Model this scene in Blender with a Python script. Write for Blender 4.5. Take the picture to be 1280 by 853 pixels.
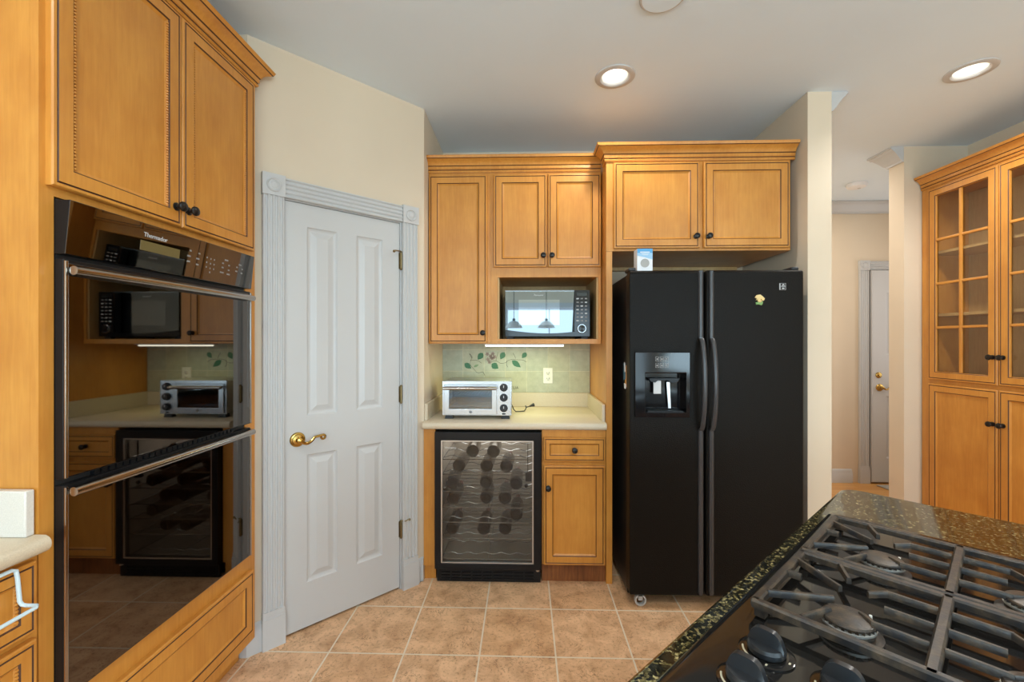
import bpy, math, random
from mathutils import Matrix, Vector

random.seed(7)
C = bpy.context.scene
COL = C.collection
PI = math.pi
for o in list(bpy.data.objects):
    bpy.data.objects.remove(o, do_unlink=True)

# ------------------------------------------------------------------ camera, light, exposure
F_PX, EYE = 545.0, 1.385
YAW = math.atan(15.5 / F_PX)
cam_d = bpy.data.cameras.new('camera')
cam_d.sensor_width = 36.0
cam_d.lens = 36.0 * F_PX / 1280.0
cam_d.clip_start = 0.02
cam = bpy.data.objects.new('camera', cam_d)
COL.objects.link(cam)
cam.location = (0, 0, EYE)
cam.rotation_euler = (PI / 2, 0, YAW)
C.camera = cam
C.view_settings.view_transform = 'Standard'
C.view_settings.look = 'None'
C.view_settings.gamma = 1.0
C.view_settings.use_curve_mapping = False
C.view_settings.exposure = -0.01

CEIL = 2.735
W = bpy.data.worlds.new('daylight')
C.world = W
W.use_nodes = True
wn = W.node_tree.nodes
wn['Background'].inputs[0].default_value = (0.72, 0.86, 1.0, 1)
wn['Background'].inputs[1].default_value = 2.2


def area(name, loc, rot, sx, sy, power, col):
    d = bpy.data.lights.new(name, 'AREA')
    d.shape = 'RECTANGLE'
    d.size, d.size_y, d.energy, d.color = sx, sy, power, col
    o = bpy.data.objects.new(name, d)
    COL.objects.link(o)
    o.location, o.rotation_euler = loc, rot
    return o


# daylight from behind the camera; the side-wall windows are added, unseen, for light
DAY = (0.61, 0.86, 1.0)
UP = 0.42                 # window lights tilted upwards to brighten the ceiling, standing in for ground bounce
area('daylight_rear_window', (0.62, -5.75, 1.62), (PI / 2 + UP, 0, 0), 2.1, 1.25, 40, DAY)
area('daylight_patio_door', (2.35, -5.75, 1.08), (PI / 2 + UP, 0, 0), 0.9, 2.05, 26, DAY)
area('daylight_added_right', (3.22, -3.3, 1.5), (PI / 2 + UP, 0, PI / 2), 3.2, 1.5, 200, DAY)
area('daylight_added_left', (-1.94, -3.3, 1.5), (PI / 2 + UP, 0, -PI / 2), 3.2, 1.5, 205, DAY)
area('hall_side_fill', (4.15, 3.75, 1.6), (PI / 2, 0, PI / 2), 0.9, 1.3, 7, (0.9, 0.95, 1.0))  # added fill light for the hall; the wall here has no window


# ------------------------------------------------------------------ materials
def new_mat(name, col, rough=0.5, metal=0.0, **kw):
    m = bpy.data.materials.new(name)
    m.use_nodes = True
    b = m.node_tree.nodes['Principled BSDF']
    b.inputs['Base Color'].default_value = (*col, 1)
    b.inputs['Roughness'].default_value = rough
    b.inputs['Metallic'].default_value = metal
    for k, v in kw.items():
        b.inputs[k.replace('_', ' ')].default_value = v
    return m


def nd(m, t, **kw):
    n = m.node_tree.nodes.new(t)
    for k, v in kw.items():
        setattr(n, k, v)
    return n


def lk(m, a, b):
    m.node_tree.links.new(a, b)


def ramp(m, stops):
    r = nd(m, 'ShaderNodeValToRGB')
    e = r.color_ramp.elements
    while len(e) < len(stops):
        e.new(0.5)
    for i, (p, c) in enumerate(stops):
        e[i].position = p
        e[i].color = (*c, 1)
    return r


def coords(m, scale=(1, 1, 1), loc=(0, 0, 0)):
    t = nd(m, 'ShaderNodeTexCoord')
    p = nd(m, 'ShaderNodeMapping')
    p.inputs['Scale'].default_value = scale
    p.inputs['Location'].default_value = loc
    lk(m, t.outputs['Object'], p.inputs['Vector'])
    return p.outputs['Vector']


def noise(m, vec, scale, detail=4, rough=0.55, dist=0.0):
    n = nd(m, 'ShaderNodeTexNoise')
    n.inputs['Scale'].default_value = scale
    n.inputs['Detail'].default_value = detail
    n.inputs['Roughness'].default_value = rough
    n.inputs['Distortion'].default_value = dist
    lk(m, vec, n.inputs['Vector'])
    return n.outputs['Fac']


def mix(m, fac, a, b, blend='MIX'):
    n = nd(m, 'ShaderNodeMix', data_type='RGBA', blend_type=blend)
    for sock, v in ((n.inputs['Factor'], fac), (n.inputs['A'] if False else n.inputs[6], a), (n.inputs[7], b)):
        if isinstance(v, (int, float)):
            sock.default_value = v
        elif isinstance(v, tuple):
            sock.default_value = (*v, 1)
        else:
            lk(m, v, sock)
    return n.outputs[2]


def bump(m, h, strength, dist=0.01):
    n = nd(m, 'ShaderNodeBump')
    n.inputs['Strength'].default_value = strength
    n.inputs['Distance'].default_value = dist
    lk(m, h, n.inputs['Height'])
    lk(m, n.outputs['Normal'], m.node_tree.nodes['Principled BSDF'].inputs['Normal'])


def base(m, c):
    lk(m, c, m.node_tree.nodes['Principled BSDF'].inputs['Base Color'])


def wood(name, dark, light, blotch, rough=0.38):
    m = new_mat(name, light, rough, Coat_Weight=0.12, Coat_Roughness=0.25)
    g = noise(m, coords(m, (30, 30, 2.2)), 3.0, 6, 0.6, 0.3)
    r = ramp(m, [(0.3, dark), (0.7, light)])
    lk(m, g, r.inputs[0])
    b = noise(m, coords(m, (1, 1, 0.6)), 7.0, 3, 0.6)
    rb = ramp(m, [(0.38, (1, 1, 1)), (0.72, blotch)])
    lk(m, b, rb.inputs[0])
    c = mix(m, 0.75, r.outputs[0], rb.outputs[0], 'MULTIPLY')
    v = nd(m, 'ShaderNodeTexVoronoi')
    v.inputs['Scale'].default_value = 5.5
    lk(m, coords(m, (1, 1, 0.8)), v.inputs['Vector'])
    rk = ramp(m, [(0.0, (0.25, 0.12, 0.04)), (0.035, (1, 1, 1))])
    lk(m, v.outputs['Distance'], rk.inputs[0])
    c = mix(m, 0.5, c, rk.outputs[0], 'MULTIPLY')
    base(m, c)
    bump(m, g, 0.05, 0.002)
    return m


M = {}
M['wood'] = wood('honey_maple', (0.60, 0.245, 0.038), (0.68, 0.305, 0.054), (0.80, 0.70, 0.58))
M['wood_in'] = wood('maple_interior', (0.56, 0.35, 0.13), (0.66, 0.43, 0.18), (0.85, 0.8, 0.72), 0.5)
M['glaze'] = new_mat('dark_glaze', (0.075, 0.024, 0.007), 0.5)
M['kick'] = wood('dark_toe_kick', (0.16, 0.05, 0.012), (0.34, 0.12, 0.03), (0.5, 0.4, 0.35), 0.5)  # darker brown wood for the toe kick


def paint(name, col, rough, n=0.03, tex=True):
    m = new_mat(name, col, rough)
    f = noise(m, coords(m), 2.0, 3)
    r = ramp(m, [(0.3, tuple(c * (1 - n) for c in col)), (0.7, tuple(min(1, c * (1 + n)) for c in col))])
    lk(m, f, r.inputs[0])
    base(m, r.outputs[0])
    if tex:
        bump(m, noise(m, coords(m), 180, 2), 0.04, 0.002)
    return m


M['wall'] = paint('cream_wall_paint', (0.72, 0.60, 0.455), 0.75)
M['ceiling'] = paint('white_ceiling_paint', (0.76, 0.865, 0.97), 0.9, 0.015)
M['white'] = paint('white_trim_paint', (0.56, 0.555, 0.55), 0.38, 0.015, False)
M['black'] = new_mat('black_enamel', (0.009, 0.009, 0.010), 0.3, Specular_IOR_Level=0.25)
M['black_matte'] = new_mat('black_plastic', (0.02, 0.02, 0.021), 0.5)
M['black_knob'] = new_mat('black_knob', (0.018, 0.020, 0.023), 0.32)
M['black_gloss'] = new_mat('black_gloss', (0.008, 0.008, 0.009), 0.08, Specular_IOR_Level=0.35)
M['mirror_glass'] = new_mat('mirrored_oven_glass', (0.155, 0.14, 0.128), 0.025, 1.0)
M['micro_glass'] = new_mat('mirrored_microwave_glass', (0.15, 0.165, 0.175), 0.02, 1.0)
M['knob'] = new_mat('oil_rubbed_black', (0.016, 0.014, 0.013), 0.28, 0.4)
M['micro_window'] = new_mat('mirrored_microwave_window', (0.235, 0.255, 0.265), 0.03, 1.0)
M['chrome'] = new_mat('dark_chrome', (0.42, 0.38, 0.345), 0.16, 1.0)
M['steel'] = new_mat('brushed_steel', (0.62, 0.61, 0.60), 0.28, 1.0)
M['silver'] = new_mat('bright_silver', (0.52, 0.56, 0.61), 0.26, 1.0)
M['handle_dark'] = new_mat('satin_dark_handle', (0.055, 0.055, 0.058), 0.3, 0.3)
M['brass'] = new_mat('aged_brass', (0.52, 0.34, 0.10), 0.2, 1.0)
M['bronze'] = new_mat('dark_bronze', (0.24, 0.18, 0.09), 0.35, 1.0)
M['grey_mark'] = new_mat('pale_grey_print', (0.62, 0.62, 0.62), 0.5)
M['dim_mark'] = new_mat('dim_grey_print', (0.28, 0.27, 0.26), 0.5)
M['display'] = new_mat('olive_display', (0.17, 0.13, 0.05), 0.15)
M['screen'] = new_mat('dark_screen', (0.015, 0.02, 0.02), 0.1)
M['plate'] = new_mat('white_plastic', (0.82, 0.80, 0.74), 0.35)
M['hole'] = new_mat('socket_dark', (0.03, 0.03, 0.03), 0.6)
M['wire'] = new_mat('pale_blue_white_wire', (0.66, 0.80, 0.86), 0.35)
M['leaf'] = new_mat('glazed_green', (0.035, 0.15, 0.065), 0.4)
M['leaf_pale'] = new_mat('glazed_pale_green', (0.20, 0.30, 0.16), 0.4)
M['mauve'] = new_mat('glazed_mauve', (0.36, 0.27, 0.25), 0.4)
M['vine'] = new_mat('glazed_vine', (0.05, 0.045, 0.03), 0.5)
M['bottle'] = new_mat('dark_green_bottle', (0.016, 0.010, 0.006), 0.2, Specular_IOR_Level=0.3)
M['foil'] = new_mat('dark_red_foil', (0.10, 0.022, 0.018), 0.35)
M['bottle_red'] = new_mat('dark_red_bottle', (0.035, 0.010, 0.008), 0.15)
M['label'] = new_mat('cream_paper', (0.55, 0.48, 0.36), 0.6)
M['cooler_in'] = new_mat('grey_liner', (0.50, 0.47, 0.43), 0.6)
M['box_white'] = new_mat('white_card', (0.84, 0.84, 0.86), 0.4)
M['box_blue'] = new_mat('blue_print', (0.09, 0.36, 0.68), 0.4)
M['box_pale'] = new_mat('pale_blue_print', (0.34, 0.58, 0.80), 0.4)
M['box_grey'] = new_mat('grey_card', (0.42, 0.41, 0.39), 0.6)
M['yellow'] = new_mat('pale_yellow_enamel', (0.80, 0.60, 0.26), 0.4)
M['ochre'] = new_mat('ochre_enamel', (0.45, 0.25, 0.06), 0.4)
M['green'] = new_mat('green_enamel', (0.20, 0.36, 0.10), 0.4)
M['orange'] = new_mat('orange_print', (0.65, 0.30, 0.08), 0.4)
M['blue'] = new_mat('dark_blue_print', (0.03, 0.12, 0.2), 0.4)
M['mat'] = new_mat('grey_mat', (0.36, 0.35, 0.32), 0.9)
M['shade'] = new_mat('frosted_shade', (0.72, 0.66, 0.60), 0.35)
M['ivory_mark'] = new_mat('ivory_print', (0.62, 0.56, 0.40), 0.5)
M['alu'] = new_mat('cast_aluminium', (0.70, 0.70, 0.66), 0.4, 0.7)
M['hedge'] = new_mat('hedge_green', (0.10, 0.22, 0.07), 0.8)


def emit(name, col, s):
    m = bpy.data.materials.new(name)
    m.use_nodes = True
    n = m.node_tree.nodes
    n.remove(n['Principled BSDF'])
    e = n.new('ShaderNodeEmission')
    e.inputs[0].default_value = (*col, 1)
    e.inputs[1].default_value = s
    m.node_tree.links.new(e.outputs[0], n['Material Output'].inputs[0])
    return m


M['bulb'] = emit('lamp_glow', (1.0, 0.95, 0.85), 6.0)
M['tube'] = emit('fluorescent_glow', (0.97, 1.0, 0.86), 5.0)


def glass(name, tint, gloss):
    m = bpy.data.materials.new(name)
    m.use_nodes = True
    n = m.node_tree.nodes
    n.remove(n['Principled BSDF'])
    t = n.new('ShaderNodeBsdfTransparent')
    t.inputs[0].default_value = (*tint, 1)
    g = n.new('ShaderNodeBsdfGlossy')
    g.inputs['Roughness'].default_value = 0.02
    g.inputs['Color'].default_value = (0.9, 0.92, 0.95, 1)
    x = n.new('ShaderNodeMixShader')
    x.inputs[0].default_value = gloss
    m.node_tree.links.new(t.outputs[0], x.inputs[1])
    m.node_tree.links.new(g.outputs[0], x.inputs[2])
    m.node_tree.links.new(x.outputs[0], n['Material Output'].inputs[0])
    return m


M['smoke_glass'] = glass('smoked_glass', (0.74, 0.72, 0.68), 0.035)
M['clear_glass'] = glass('clear_glass', (0.93, 0.93, 0.92), 0.05)
M['toast_glass'] = glass('toaster_glass', (0.42, 0.55, 0.64), 0.16)


def tile_floor():
    m = new_mat('terracotta_beige_tile', (0.5, 0.3, 0.16), 0.42)
    vec = coords(m, (1, 1, 1), (0.198 + 0.3355 * 40, -1.913 + 0.342 * 40, 0))
    b = nd(m, 'ShaderNodeTexBrick')
    b.offset = 0.0
    b.offset_frequency = 1
    b.inputs['Scale'].default_value = 1.0
    b.inputs['Brick Width'].default_value = 0.3355
    b.inputs['Row Height'].default_value = 0.342
    b.inputs['Mortar Size'].default_value = 0.0042
    b.inputs['Mortar Smooth'].default_value = 0.3
    b.inputs['Bias'].default_value = 0.0
    b.inputs['Color1'].default_value = (0.72, 0.44, 0.24, 1)
    b.inputs['Color2'].default_value = (0.80, 0.525, 0.32, 1)
    b.inputs['Mortar'].default_value = (0.80, 0.68, 0.52, 1)
    lk(m, vec, b.inputs['Vector'])
    w = coords(m)
    n1 = noise(m, w, 9, 6, 0.6, 0.6)
    r1 = ramp(m, [(0.32, (0.74, 0.65, 0.57)), (0.62, (1.10, 1.08, 1.05))])
    lk(m, n1, r1.inputs[0])
    n2 = noise(m, w, 70, 5, 0.75)
    r2 = ramp(m, [(0.34, (0.45, 0.36, 0.29)), (0.47, (1, 1, 1))])
    lk(m, n2, r2.inputs[0])
    # thin dark fissures in the tile glaze
    v = noise(m, w, 13, 5, 0.62, 1.2)
    a = nd(m, 'ShaderNodeMath', operation='SUBTRACT')
    a.inputs[1].default_value = 0.5
    lk(m, v, a.inputs[0])
    ab = nd(m, 'ShaderNodeMath', operation='ABSOLUTE')
    lk(m, a.outputs[0], ab.inputs[0])
    r3 = ramp(m, [(0.0, (0.34, 0.25, 0.18)), (0.012, (1, 1, 1))])
    lk(m, ab.outputs[0], r3.inputs[0])
    msk = noise(m, w, 5, 2)
    rm = ramp(m, [(0.47, (0, 0, 0)), (0.55, (1, 1, 1))])
    lk(m, msk, rm.inputs[0])
    fis = mix(m, rm.outputs[0], (1.0, 1.0, 1.0), r3.outputs[0])
    t = mix(m, 1.0, b.outputs['Color'], r1.outputs[0], 'MULTIPLY')
    t = mix(m, 0.8, t, r2.outputs[0], 'MULTIPLY')
    t = mix(m, 0.9, t, fis, 'MULTIPLY')
    fin = mix(m, b.outputs['Fac'], t, (0.80, 0.68, 0.52))
    base(m, fin)
    inv = nd(m, 'ShaderNodeMath', operation='SUBTRACT')
    inv.inputs[0].default_value = 1.0
    lk(m, b.outputs['Fac'], inv.inputs[1])
    bump(m, inv.outputs[0], 0.35, 0.003)
    return m


def splash_tile():
    m = new_mat('sage_tumbled_tile', (0.5, 0.5, 0.4), 0.45)
    sx = nd(m, 'ShaderNodeTexCoord')
    sep = nd(m, 'ShaderNodeSeparateXYZ')
    lk(m, sx.outputs['Object'], sep.inputs[0])
    cmb = nd(m, 'ShaderNodeCombineXYZ')
    lk(m, sep.outputs[0], cmb.inputs[0])
    lk(m, sep.outputs[2], cmb.inputs[1])
    mp = nd(m, 'ShaderNodeMapping')
    mp.inputs['Location'].default_value = (0.438 + 0.1515 * 20, -1.0185 + 0.1515 * 20, 0)
    lk(m, cmb.outputs[0], mp.inputs['Vector'])
    b = nd(m, 'ShaderNodeTexBrick')
    b.offset = 0.0
    b.inputs['Scale'].default_value = 1.0
    b.inputs['Brick Width'].default_value = 0.1515
    b.inputs['Row Height'].default_value = 0.1515
    b.inputs['Mortar Size'].default_value = 0.0028
    b.inputs['Mortar Smooth'].default_value = 0.4
    b.inputs['Color1'].default_value = (0.50, 0.49, 0.36, 1)
    b.inputs['Color2'].default_value = (0.44, 0.475, 0.41, 1)
    b.inputs['Mortar'].default_value = (0.62, 0.60, 0.47, 1)
    lk(m, mp.outputs[0], b.inputs['Vector'])
    n1 = noise(m, coords(m), 22, 5, 0.65)
    r1 = ramp(m, [(0.3, (0.82, 0.82, 0.78)), (0.7, (1.1, 1.1, 1.1))])
    lk(m, n1, r1.inputs[0])
    base(m, mix(m, 0.8, b.outputs['Color'], r1.outputs[0], 'MULTIPLY'))
    inv = nd(m, 'ShaderNodeMath', operation='SUBTRACT')
    inv.inputs[0].default_value = 1.0
    lk(m, b.outputs['Fac'], inv.inputs[1])
    bump(m, inv.outputs[0], 0.5, 0.003)
    return m


def granite():
    m = new_mat('black_green_granite', (0.02, 0.02, 0.015), 0.11, Specular_IOR_Level=0.42)
    w = coords(m)
    v = nd(m, 'ShaderNodeTexVoronoi')
    v.inputs['Scale'].default_value = 210
    v.inputs['Randomness'].default_value = 1.0
    lk(m, w, v.inputs['Vector'])
    s = nd(m, 'ShaderNodeSeparateColor')
    lk(m, v.outputs['Color'], s.inputs[0])
    r = ramp(m, [(0.0, (0.008, 0.009, 0.007)), (0.42, (0.022, 0.022, 0.013)), (0.62, (0.075, 0.065, 0.026)),
                 (0.82, (0.19, 0.155, 0.06)), (0.95, (0.34, 0.29, 0.14))])
    lk(m, s.outputs[0], r.inputs[0])
    n = noise(m, w, 120, 4, 0.75)
    rn = ramp(m, [(0.40, (0.18, 0.18, 0.18)), (0.62, (1.5, 1.5, 1.5))])
    lk(m, n, rn.inputs[0])
    base(m, mix(m, 1.0, r.outputs[0], rn.outputs[0], 'MULTIPLY'))
    return m


def speckled(name, col, amt, rough):
    m = new_mat(name, col, rough)
    n = noise(m, coords(m), 320, 3, 0.7)
    r = ramp(m, [(0.35, tuple(c * (1 - amt) for c in col)), (0.65, tuple(min(1, c * (1 + amt)) for c in col))])
    lk(m, n, r.inputs[0])
    base(m, r.outputs[0])
    return m


def iron():
    m = new_mat('used_cast_iron', (0.05, 0.045, 0.04), 0.34, Specular_IOR_Level=0.4)
    n = noise(m, coords(m), 34, 5, 0.65)
    r = ramp(m, [(0.38, (0.020, 0.020, 0.022)), (0.52, (0.045, 0.034, 0.025)), (0.72, (0.115, 0.078, 0.048))])
    lk(m, n, r.inputs[0])
    base(m, r.outputs[0])
    bump(m, noise(m, coords(m), 260, 3), 0.25, 0.002)
    return m


def leather_black():
    m = new_mat('pebbled_black_steel', (0.009, 0.0075, 0.006), 0.36, Specular_IOR_Level=0.10)
    bump(m, noise(m, coords(m), 190, 2, 0.5), 0.55, 0.003)
    return m


def hall_wood():
    m = new_mat('oak_strip_floor', (0.5, 0.25, 0.07), 0.3)
    b = nd(m, 'ShaderNodeTexBrick')
    b.inputs['Scale'].default_value = 1
    b.inputs['Brick Width'].default_value = 0.9
    b.inputs['Row Height'].default_value = 0.06
    b.inputs['Mortar Size'].default_value = 0.001
    b.inputs['Color1'].default_value = (0.58, 0.27, 0.07, 1)
    b.inputs['Color2'].default_value = (0.66, 0.34, 0.10, 1)
    b.inputs['Mortar'].default_value = (0.2, 0.09, 0.03, 1)
    lk(m, coords(m), b.inputs['Vector'])
    base(m, b.outputs['Color'])
    return m


M['tile'] = tile_floor()
M['splash'] = splash_tile()
M['granite'] = granite()
M['counter'] = speckled('beige_solid_surface', (0.66, 0.55, 0.40), 0.07, 0.35)
M['counter_pale'] = speckled('pale_solid_surface', (0.74, 0.70, 0.64), 0.06, 0.4)
M['iron'] = iron()
M['fridge'] = leather_black()
M['oak'] = hall_wood()
M['cooktop'] = speckled('speckled_black_glass', (0.011, 0.010, 0.009), 0.5, 0.07)


# ------------------------------------------------------------------ mesh builder
class MB:
    def __init__(self):
        self.v, self.f, self.m, self.X = [], [], [], Matrix.Identity(4)

    def add(self, vs, fs, mi=0):
        n = len(self.v)
        self.v += [tuple(self.X @ Vector(p)) for p in vs]
        for k, f in enumerate(fs):
            self.f.append([n + i for i in f])
            self.m.append(mi[k] if isinstance(mi, list) else mi)
        return self

    def box(self, x0, x1, y0, y1, z0, z1, mi=0):
        vs = [(x, y, z) for z in (z0, z1) for y in (y0, y1) for x in (x0, x1)]
        return self.add(vs, [(0, 2, 3, 1), (4, 5, 7, 6), (0, 1, 5, 4), (2, 6, 7, 3), (0, 4, 6, 2), (1, 3, 7, 5)], mi)

    def bar(self, p, q, w, h, ztop, mi=0, dz=0.0):
        """rectangular bar from p to q in plan; its top at ztop (ztop+dz at q)"""
        p, q = Vector(p), Vector(q)
        d = (q - p).normalized()
        n = Vector((-d.y, d.x)) * (w / 2)
        c = n * 0.62
        b = h * 0.25
        vs = []
        for e, z in ((p, ztop), (q, ztop + dz)):
            for k, dzz in ((n, -h), (n, -b), (c, 0), (-c, 0), (-n, -b), (-n, -h)):
                vs.append((e.x + k.x, e.y + k.y, z + dzz))
        fs = [(i, (i + 1) % 6, 6 + (i + 1) % 6, 6 + i) for i in range(6)]
        fs += [(5, 4, 3, 2, 1, 0), (6, 7, 8, 9, 10, 11)]
        return self.add(vs, fs, mi)

    def prism(self, poly, z0, z1, mi=0, axis='z'):
        n = len(poly)

        def P(a, b, c):
            return {'z': (a, b, c), 'y': (a, c, b), 'x': (c, a, b)}[axis]
        vs = [P(a, b, z0) for a, b in poly] + [P(a, b, z1) for a, b in poly]
        fs = [tuple(range(n))[::-1], tuple(range(n, 2 * n))]
        fs += [(i, (i + 1) % n, n + (i + 1) % n, n + i) for i in range(n)]
        return self.add(vs, fs, mi)

    def rings(self, x0, x1, z0, z1, prof, cap=True, capm=0):
        """nested rectangles facing -y; prof rows (inset, y, material of the band to the next row)"""
        vs, fs, ms = [], [], []
        for i, (s, y, mi) in enumerate(prof):
            vs += [(x0 + s, y, z0 + s), (x1 - s, y, z0 + s), (x1 - s, y, z1 - s), (x0 + s, y, z1 - s)]
            if i:
                a, b = 4 * (i - 1), 4 * i
                for k in range(4):
                    j = (k + 1) % 4
                    fs.append((a + k, a + j, b + j, b + k))
                    ms.append(prof[i - 1][2])
        if cap:
            a = 4 * (len(prof) - 1)
            fs.append((a, a + 1, a + 2, a + 3))
            ms.append(capm)
        fs.append((3, 2, 1, 0))
        ms.append(prof[0][2])
        return self.add(vs, fs, ms)

    def frame(self, x0, x1, z0, z1, a0, a1, c0, c1, y0, y1, mi=0):
        """slab y0..y1 over x0..x1, z0..z1 with a rectangular hole a0..a1, c0..c1"""
        vs = []
        for y in (y0, y1):
            vs += [(x0, y, z0), (x1, y, z0), (x1, y, z1), (x0, y, z1), (a0, y, c0), (a1, y, c0), (a1, y, c1), (a0, y, c1)]
        fs = []
        for k in range(4):
            j = (k + 1) % 4
            fs.append((k, j, 4 + j, 4 + k))
            fs.append((8 + j, 8 + k, 12 + k, 12 + j))
            fs.append((j, k, 8 + k, 8 + j))
            fs.append((4 + k, 4 + j, 12 + j, 12 + k))
        return self.add(vs, fs, mi)

    def lathe(self, prof, c=(0, 0, 0), d=(0, 0, 1), n=24, mi=0, cap=True):
        """prof rows (radius, distance along d) [, material]"""
        R = Vector((0, 0, 1)).rotation_difference(Vector(d).normalized()).to_matrix()
        c = Vector(c)
        vs, fs, ms = [], [], []
        for row in prof:
            for k in range(n):
                a = 2 * PI * k / n
                vs.append(tuple(c + R @ Vector((row[0] * math.cos(a), row[0] * math.sin(a), row[1]))))
        for i in range(len(prof) - 1):
            for k in range(n):
                j = (k + 1) % n
                fs.append((i * n + k, i * n + j, (i + 1) * n + j, (i + 1) * n + k))
                ms.append(prof[i][2] if len(prof[i]) > 2 else mi)
        if cap and prof[0][0] > 1e-6:
            fs.append(tuple(range(n))[::-1])
            ms.append(prof[0][2] if len(prof[0]) > 2 else mi)
        if cap and prof[-1][0] > 1e-6:
            fs.append(tuple((len(prof) - 1) * n + k for k in range(n)))
            ms.append(prof[-1][2] if len(prof[-1]) > 2 else mi)
        return self.add(vs, fs, ms)

    def tube(self, pts, r, n=10, mi=0, closed=False):
        pts = [Vector(p) for p in pts]
        N = len(pts)
        vs, fs = [], []
        prev = None
        for i, p in enumerate(pts):
            a = pts[(i - 1) % N] if (closed or i) else p
            b = pts[(i + 1) % N] if (closed or i < N - 1) else p
            t = (b - a).normalized()
            if prev is None:
                u = t.orthogonal().normalized()
            else:
                u = (prev - t * prev.dot(t)).normalized()
            prev = u
            w = t.cross(u)
            rr = r[i] if isinstance(r, (list, tuple)) else r
            for k in range(n):
                g = 2 * PI * k / n
                vs.append(tuple(p + (u * math.cos(g) + w * math.sin(g)) * rr))
        for i in range(N if closed else N - 1):
            j2 = (i + 1) % N
            for k in range(n):
                j = (k + 1) % n
                fs.append((i * n + k, i * n + j, j2 * n + j, j2 * n + k))
        if not closed:
            fs.append(tuple(range(n))[::-1])
            fs.append(tuple((N - 1) * n + k for k in range(n)))
        return self.add(vs, fs, mi)

    def sweep(self, path, prof, zb=0.0, closed_prof=True):
        """moulding: profile rows (out, z, material) along a plan polyline; out is to the right of travel"""
        P = [Vector(p) for p in path]
        n = len(prof)
        vs, fs, ms = [], [], []
        for i, p in enumerate(P):
            d0 = (P[i] - P[i - 1]).normalized() if i else (P[1] - P[0]).normalized()
            d1 = (P[i + 1] - P[i]).normalized() if i < len(P) - 1 else d0
            n0, n1 = Vector((d0.y, -d0.x)), Vector((d1.y, -d1.x))
            k = (n0 + n1)
            k = k / max(1e-6, k.dot(n0))
            for row in prof:
                vs.append((p.x + k.x * row[0], p.y + k.y * row[0], zb + row[1]))
        for i in range(len(P) - 1):
            for a in range(n if closed_prof else n - 1):
                b = (a + 1) % n
                fs.append((i * n + a, i * n + b, (i + 1) * n + b, (i + 1) * n + a))
                ms.append(prof[a][2] if len(prof[a]) > 2 else 0)
        if closed_prof:
            fs.append(tuple(range(n)))
            ms.append(0)
            fs.append(tuple((len(P) - 1) * n + a for a in range(n))[::-1])
            ms.append(0)
        return self.add(vs, fs, ms)

    def ball(self, c, r, n=8, mi=0, sc=(1, 1, 1)):
        rows = n // 2
        vs, fs = [(c[0], c[1], c[2] - r * sc[2])], []
        for i in range(1, rows):
            t = -PI / 2 + PI * i / rows
            for k in range(n):
                a = 2 * PI * k / n
                vs.append((c[0] + r * sc[0] * math.cos(t) * math.cos(a), c[1] + r * sc[1] * math.cos(t) * math.sin(a), c[2] + r * sc[2] * math.sin(t)))
        vs.append((c[0], c[1], c[2] + r * sc[2]))
        L = len(vs) - 1
        for k in range(n):
            j = (k + 1) % n
            fs.append((0, 1 + j, 1 + k))
            fs.append((L, L - n + k, L - n + j))
            for i in range(rows - 2):
                q = 1 + i * n
                fs.append((q + k, q + j, q + n + j, q + n + k))
        return self.add(vs, fs, mi)

    def build(self, name, mats, parent=None, loc=(0, 0, 0), rz=0.0, bevel=0.0, smooth=35, seg=2, fix=True):
        me = bpy.data.meshes.new(name)
        me.from_pydata(self.v, [], self.f)
        for x in (mats if isinstance(mats, (list, tuple)) else [mats]):
            me.materials.append(M[x])
        me.polygons.foreach_set('material_index', self.m)
        me.update()
        if fix:
            import bmesh
            bm = bmesh.new()
            bm.from_mesh(me)
            bmesh.ops.recalc_face_normals(bm, faces=bm.faces)
            bm.to_mesh(me)
            bm.free()
        if smooth:
            me.polygons.foreach_set('use_smooth', [True] * len(me.polygons))
            me.set_sharp_from_angle(angle=math.radians(smooth))
        o = bpy.data.objects.new(name, me)
        COL.objects.link(o)
        o.location = loc
        o.rotation_euler = (0, 0, rz)
        if parent:
            o.parent = parent
        if bevel:
            b = o.modifiers.new('edge', 'BEVEL')
            b.width, b.segments, b.limit_method, b.angle_limit = bevel, seg, 'ANGLE', math.radians(50)
        return o


def tag(o, label, cat, group=None):
    o['label'], o['category'] = label, cat
    if group:
        o['group'] = group
    return o


def thing(name, label, cat, loc=(0, 0, 0), rz=0.0, group=None):
    o = bpy.data.objects.new(name, None)
    o.empty_display_size = 0.1
    COL.objects.link(o)
    o.location, o.rotation_euler = loc, (0, 0, rz)
    return tag(o, label, cat, group)


def struct(o, label=None):
    o['kind'] = 'structure'
    if label:
        o['label'] = label
    return o


def kids(o):
    return [c for c in bpy.data.objects if c.parent == o]


def copy_tree(o, parent=None):
    c = o.copy()
    COL.objects.link(c)
    if parent:
        c.parent = parent
    for ch in kids(o):
        copy_tree(ch, c)
    return c


def text(name, s, size, mat, parent, loc, rot, align='CENTER', depth=0.0004, sx=1.0):
    cu = bpy.data.curves.new(name, 'FONT')
    cu.body, cu.size, cu.align_x, cu.extrude = s, size, align, depth
    cu.align_y = 'CENTER'
    t = bpy.data.objects.new(name, cu)
    COL.objects.link(t)
    dg = bpy.context.evaluated_depsgraph_get()
    me = bpy.data.meshes.new_from_object(t.evaluated_get(dg))
    bpy.data.objects.remove(t, do_unlink=True)
    me.materials.clear()
    me.materials.append(M[mat])
    o = bpy.data.objects.new(name, me)
    COL.objects.link(o)
    o.parent = parent
    o.location, o.rotation_euler, o.scale = loc, rot, (sx, 1, 1)
    return o


FACE = (PI / 2, 0, 0)     # text standing up, read from -y

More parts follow.
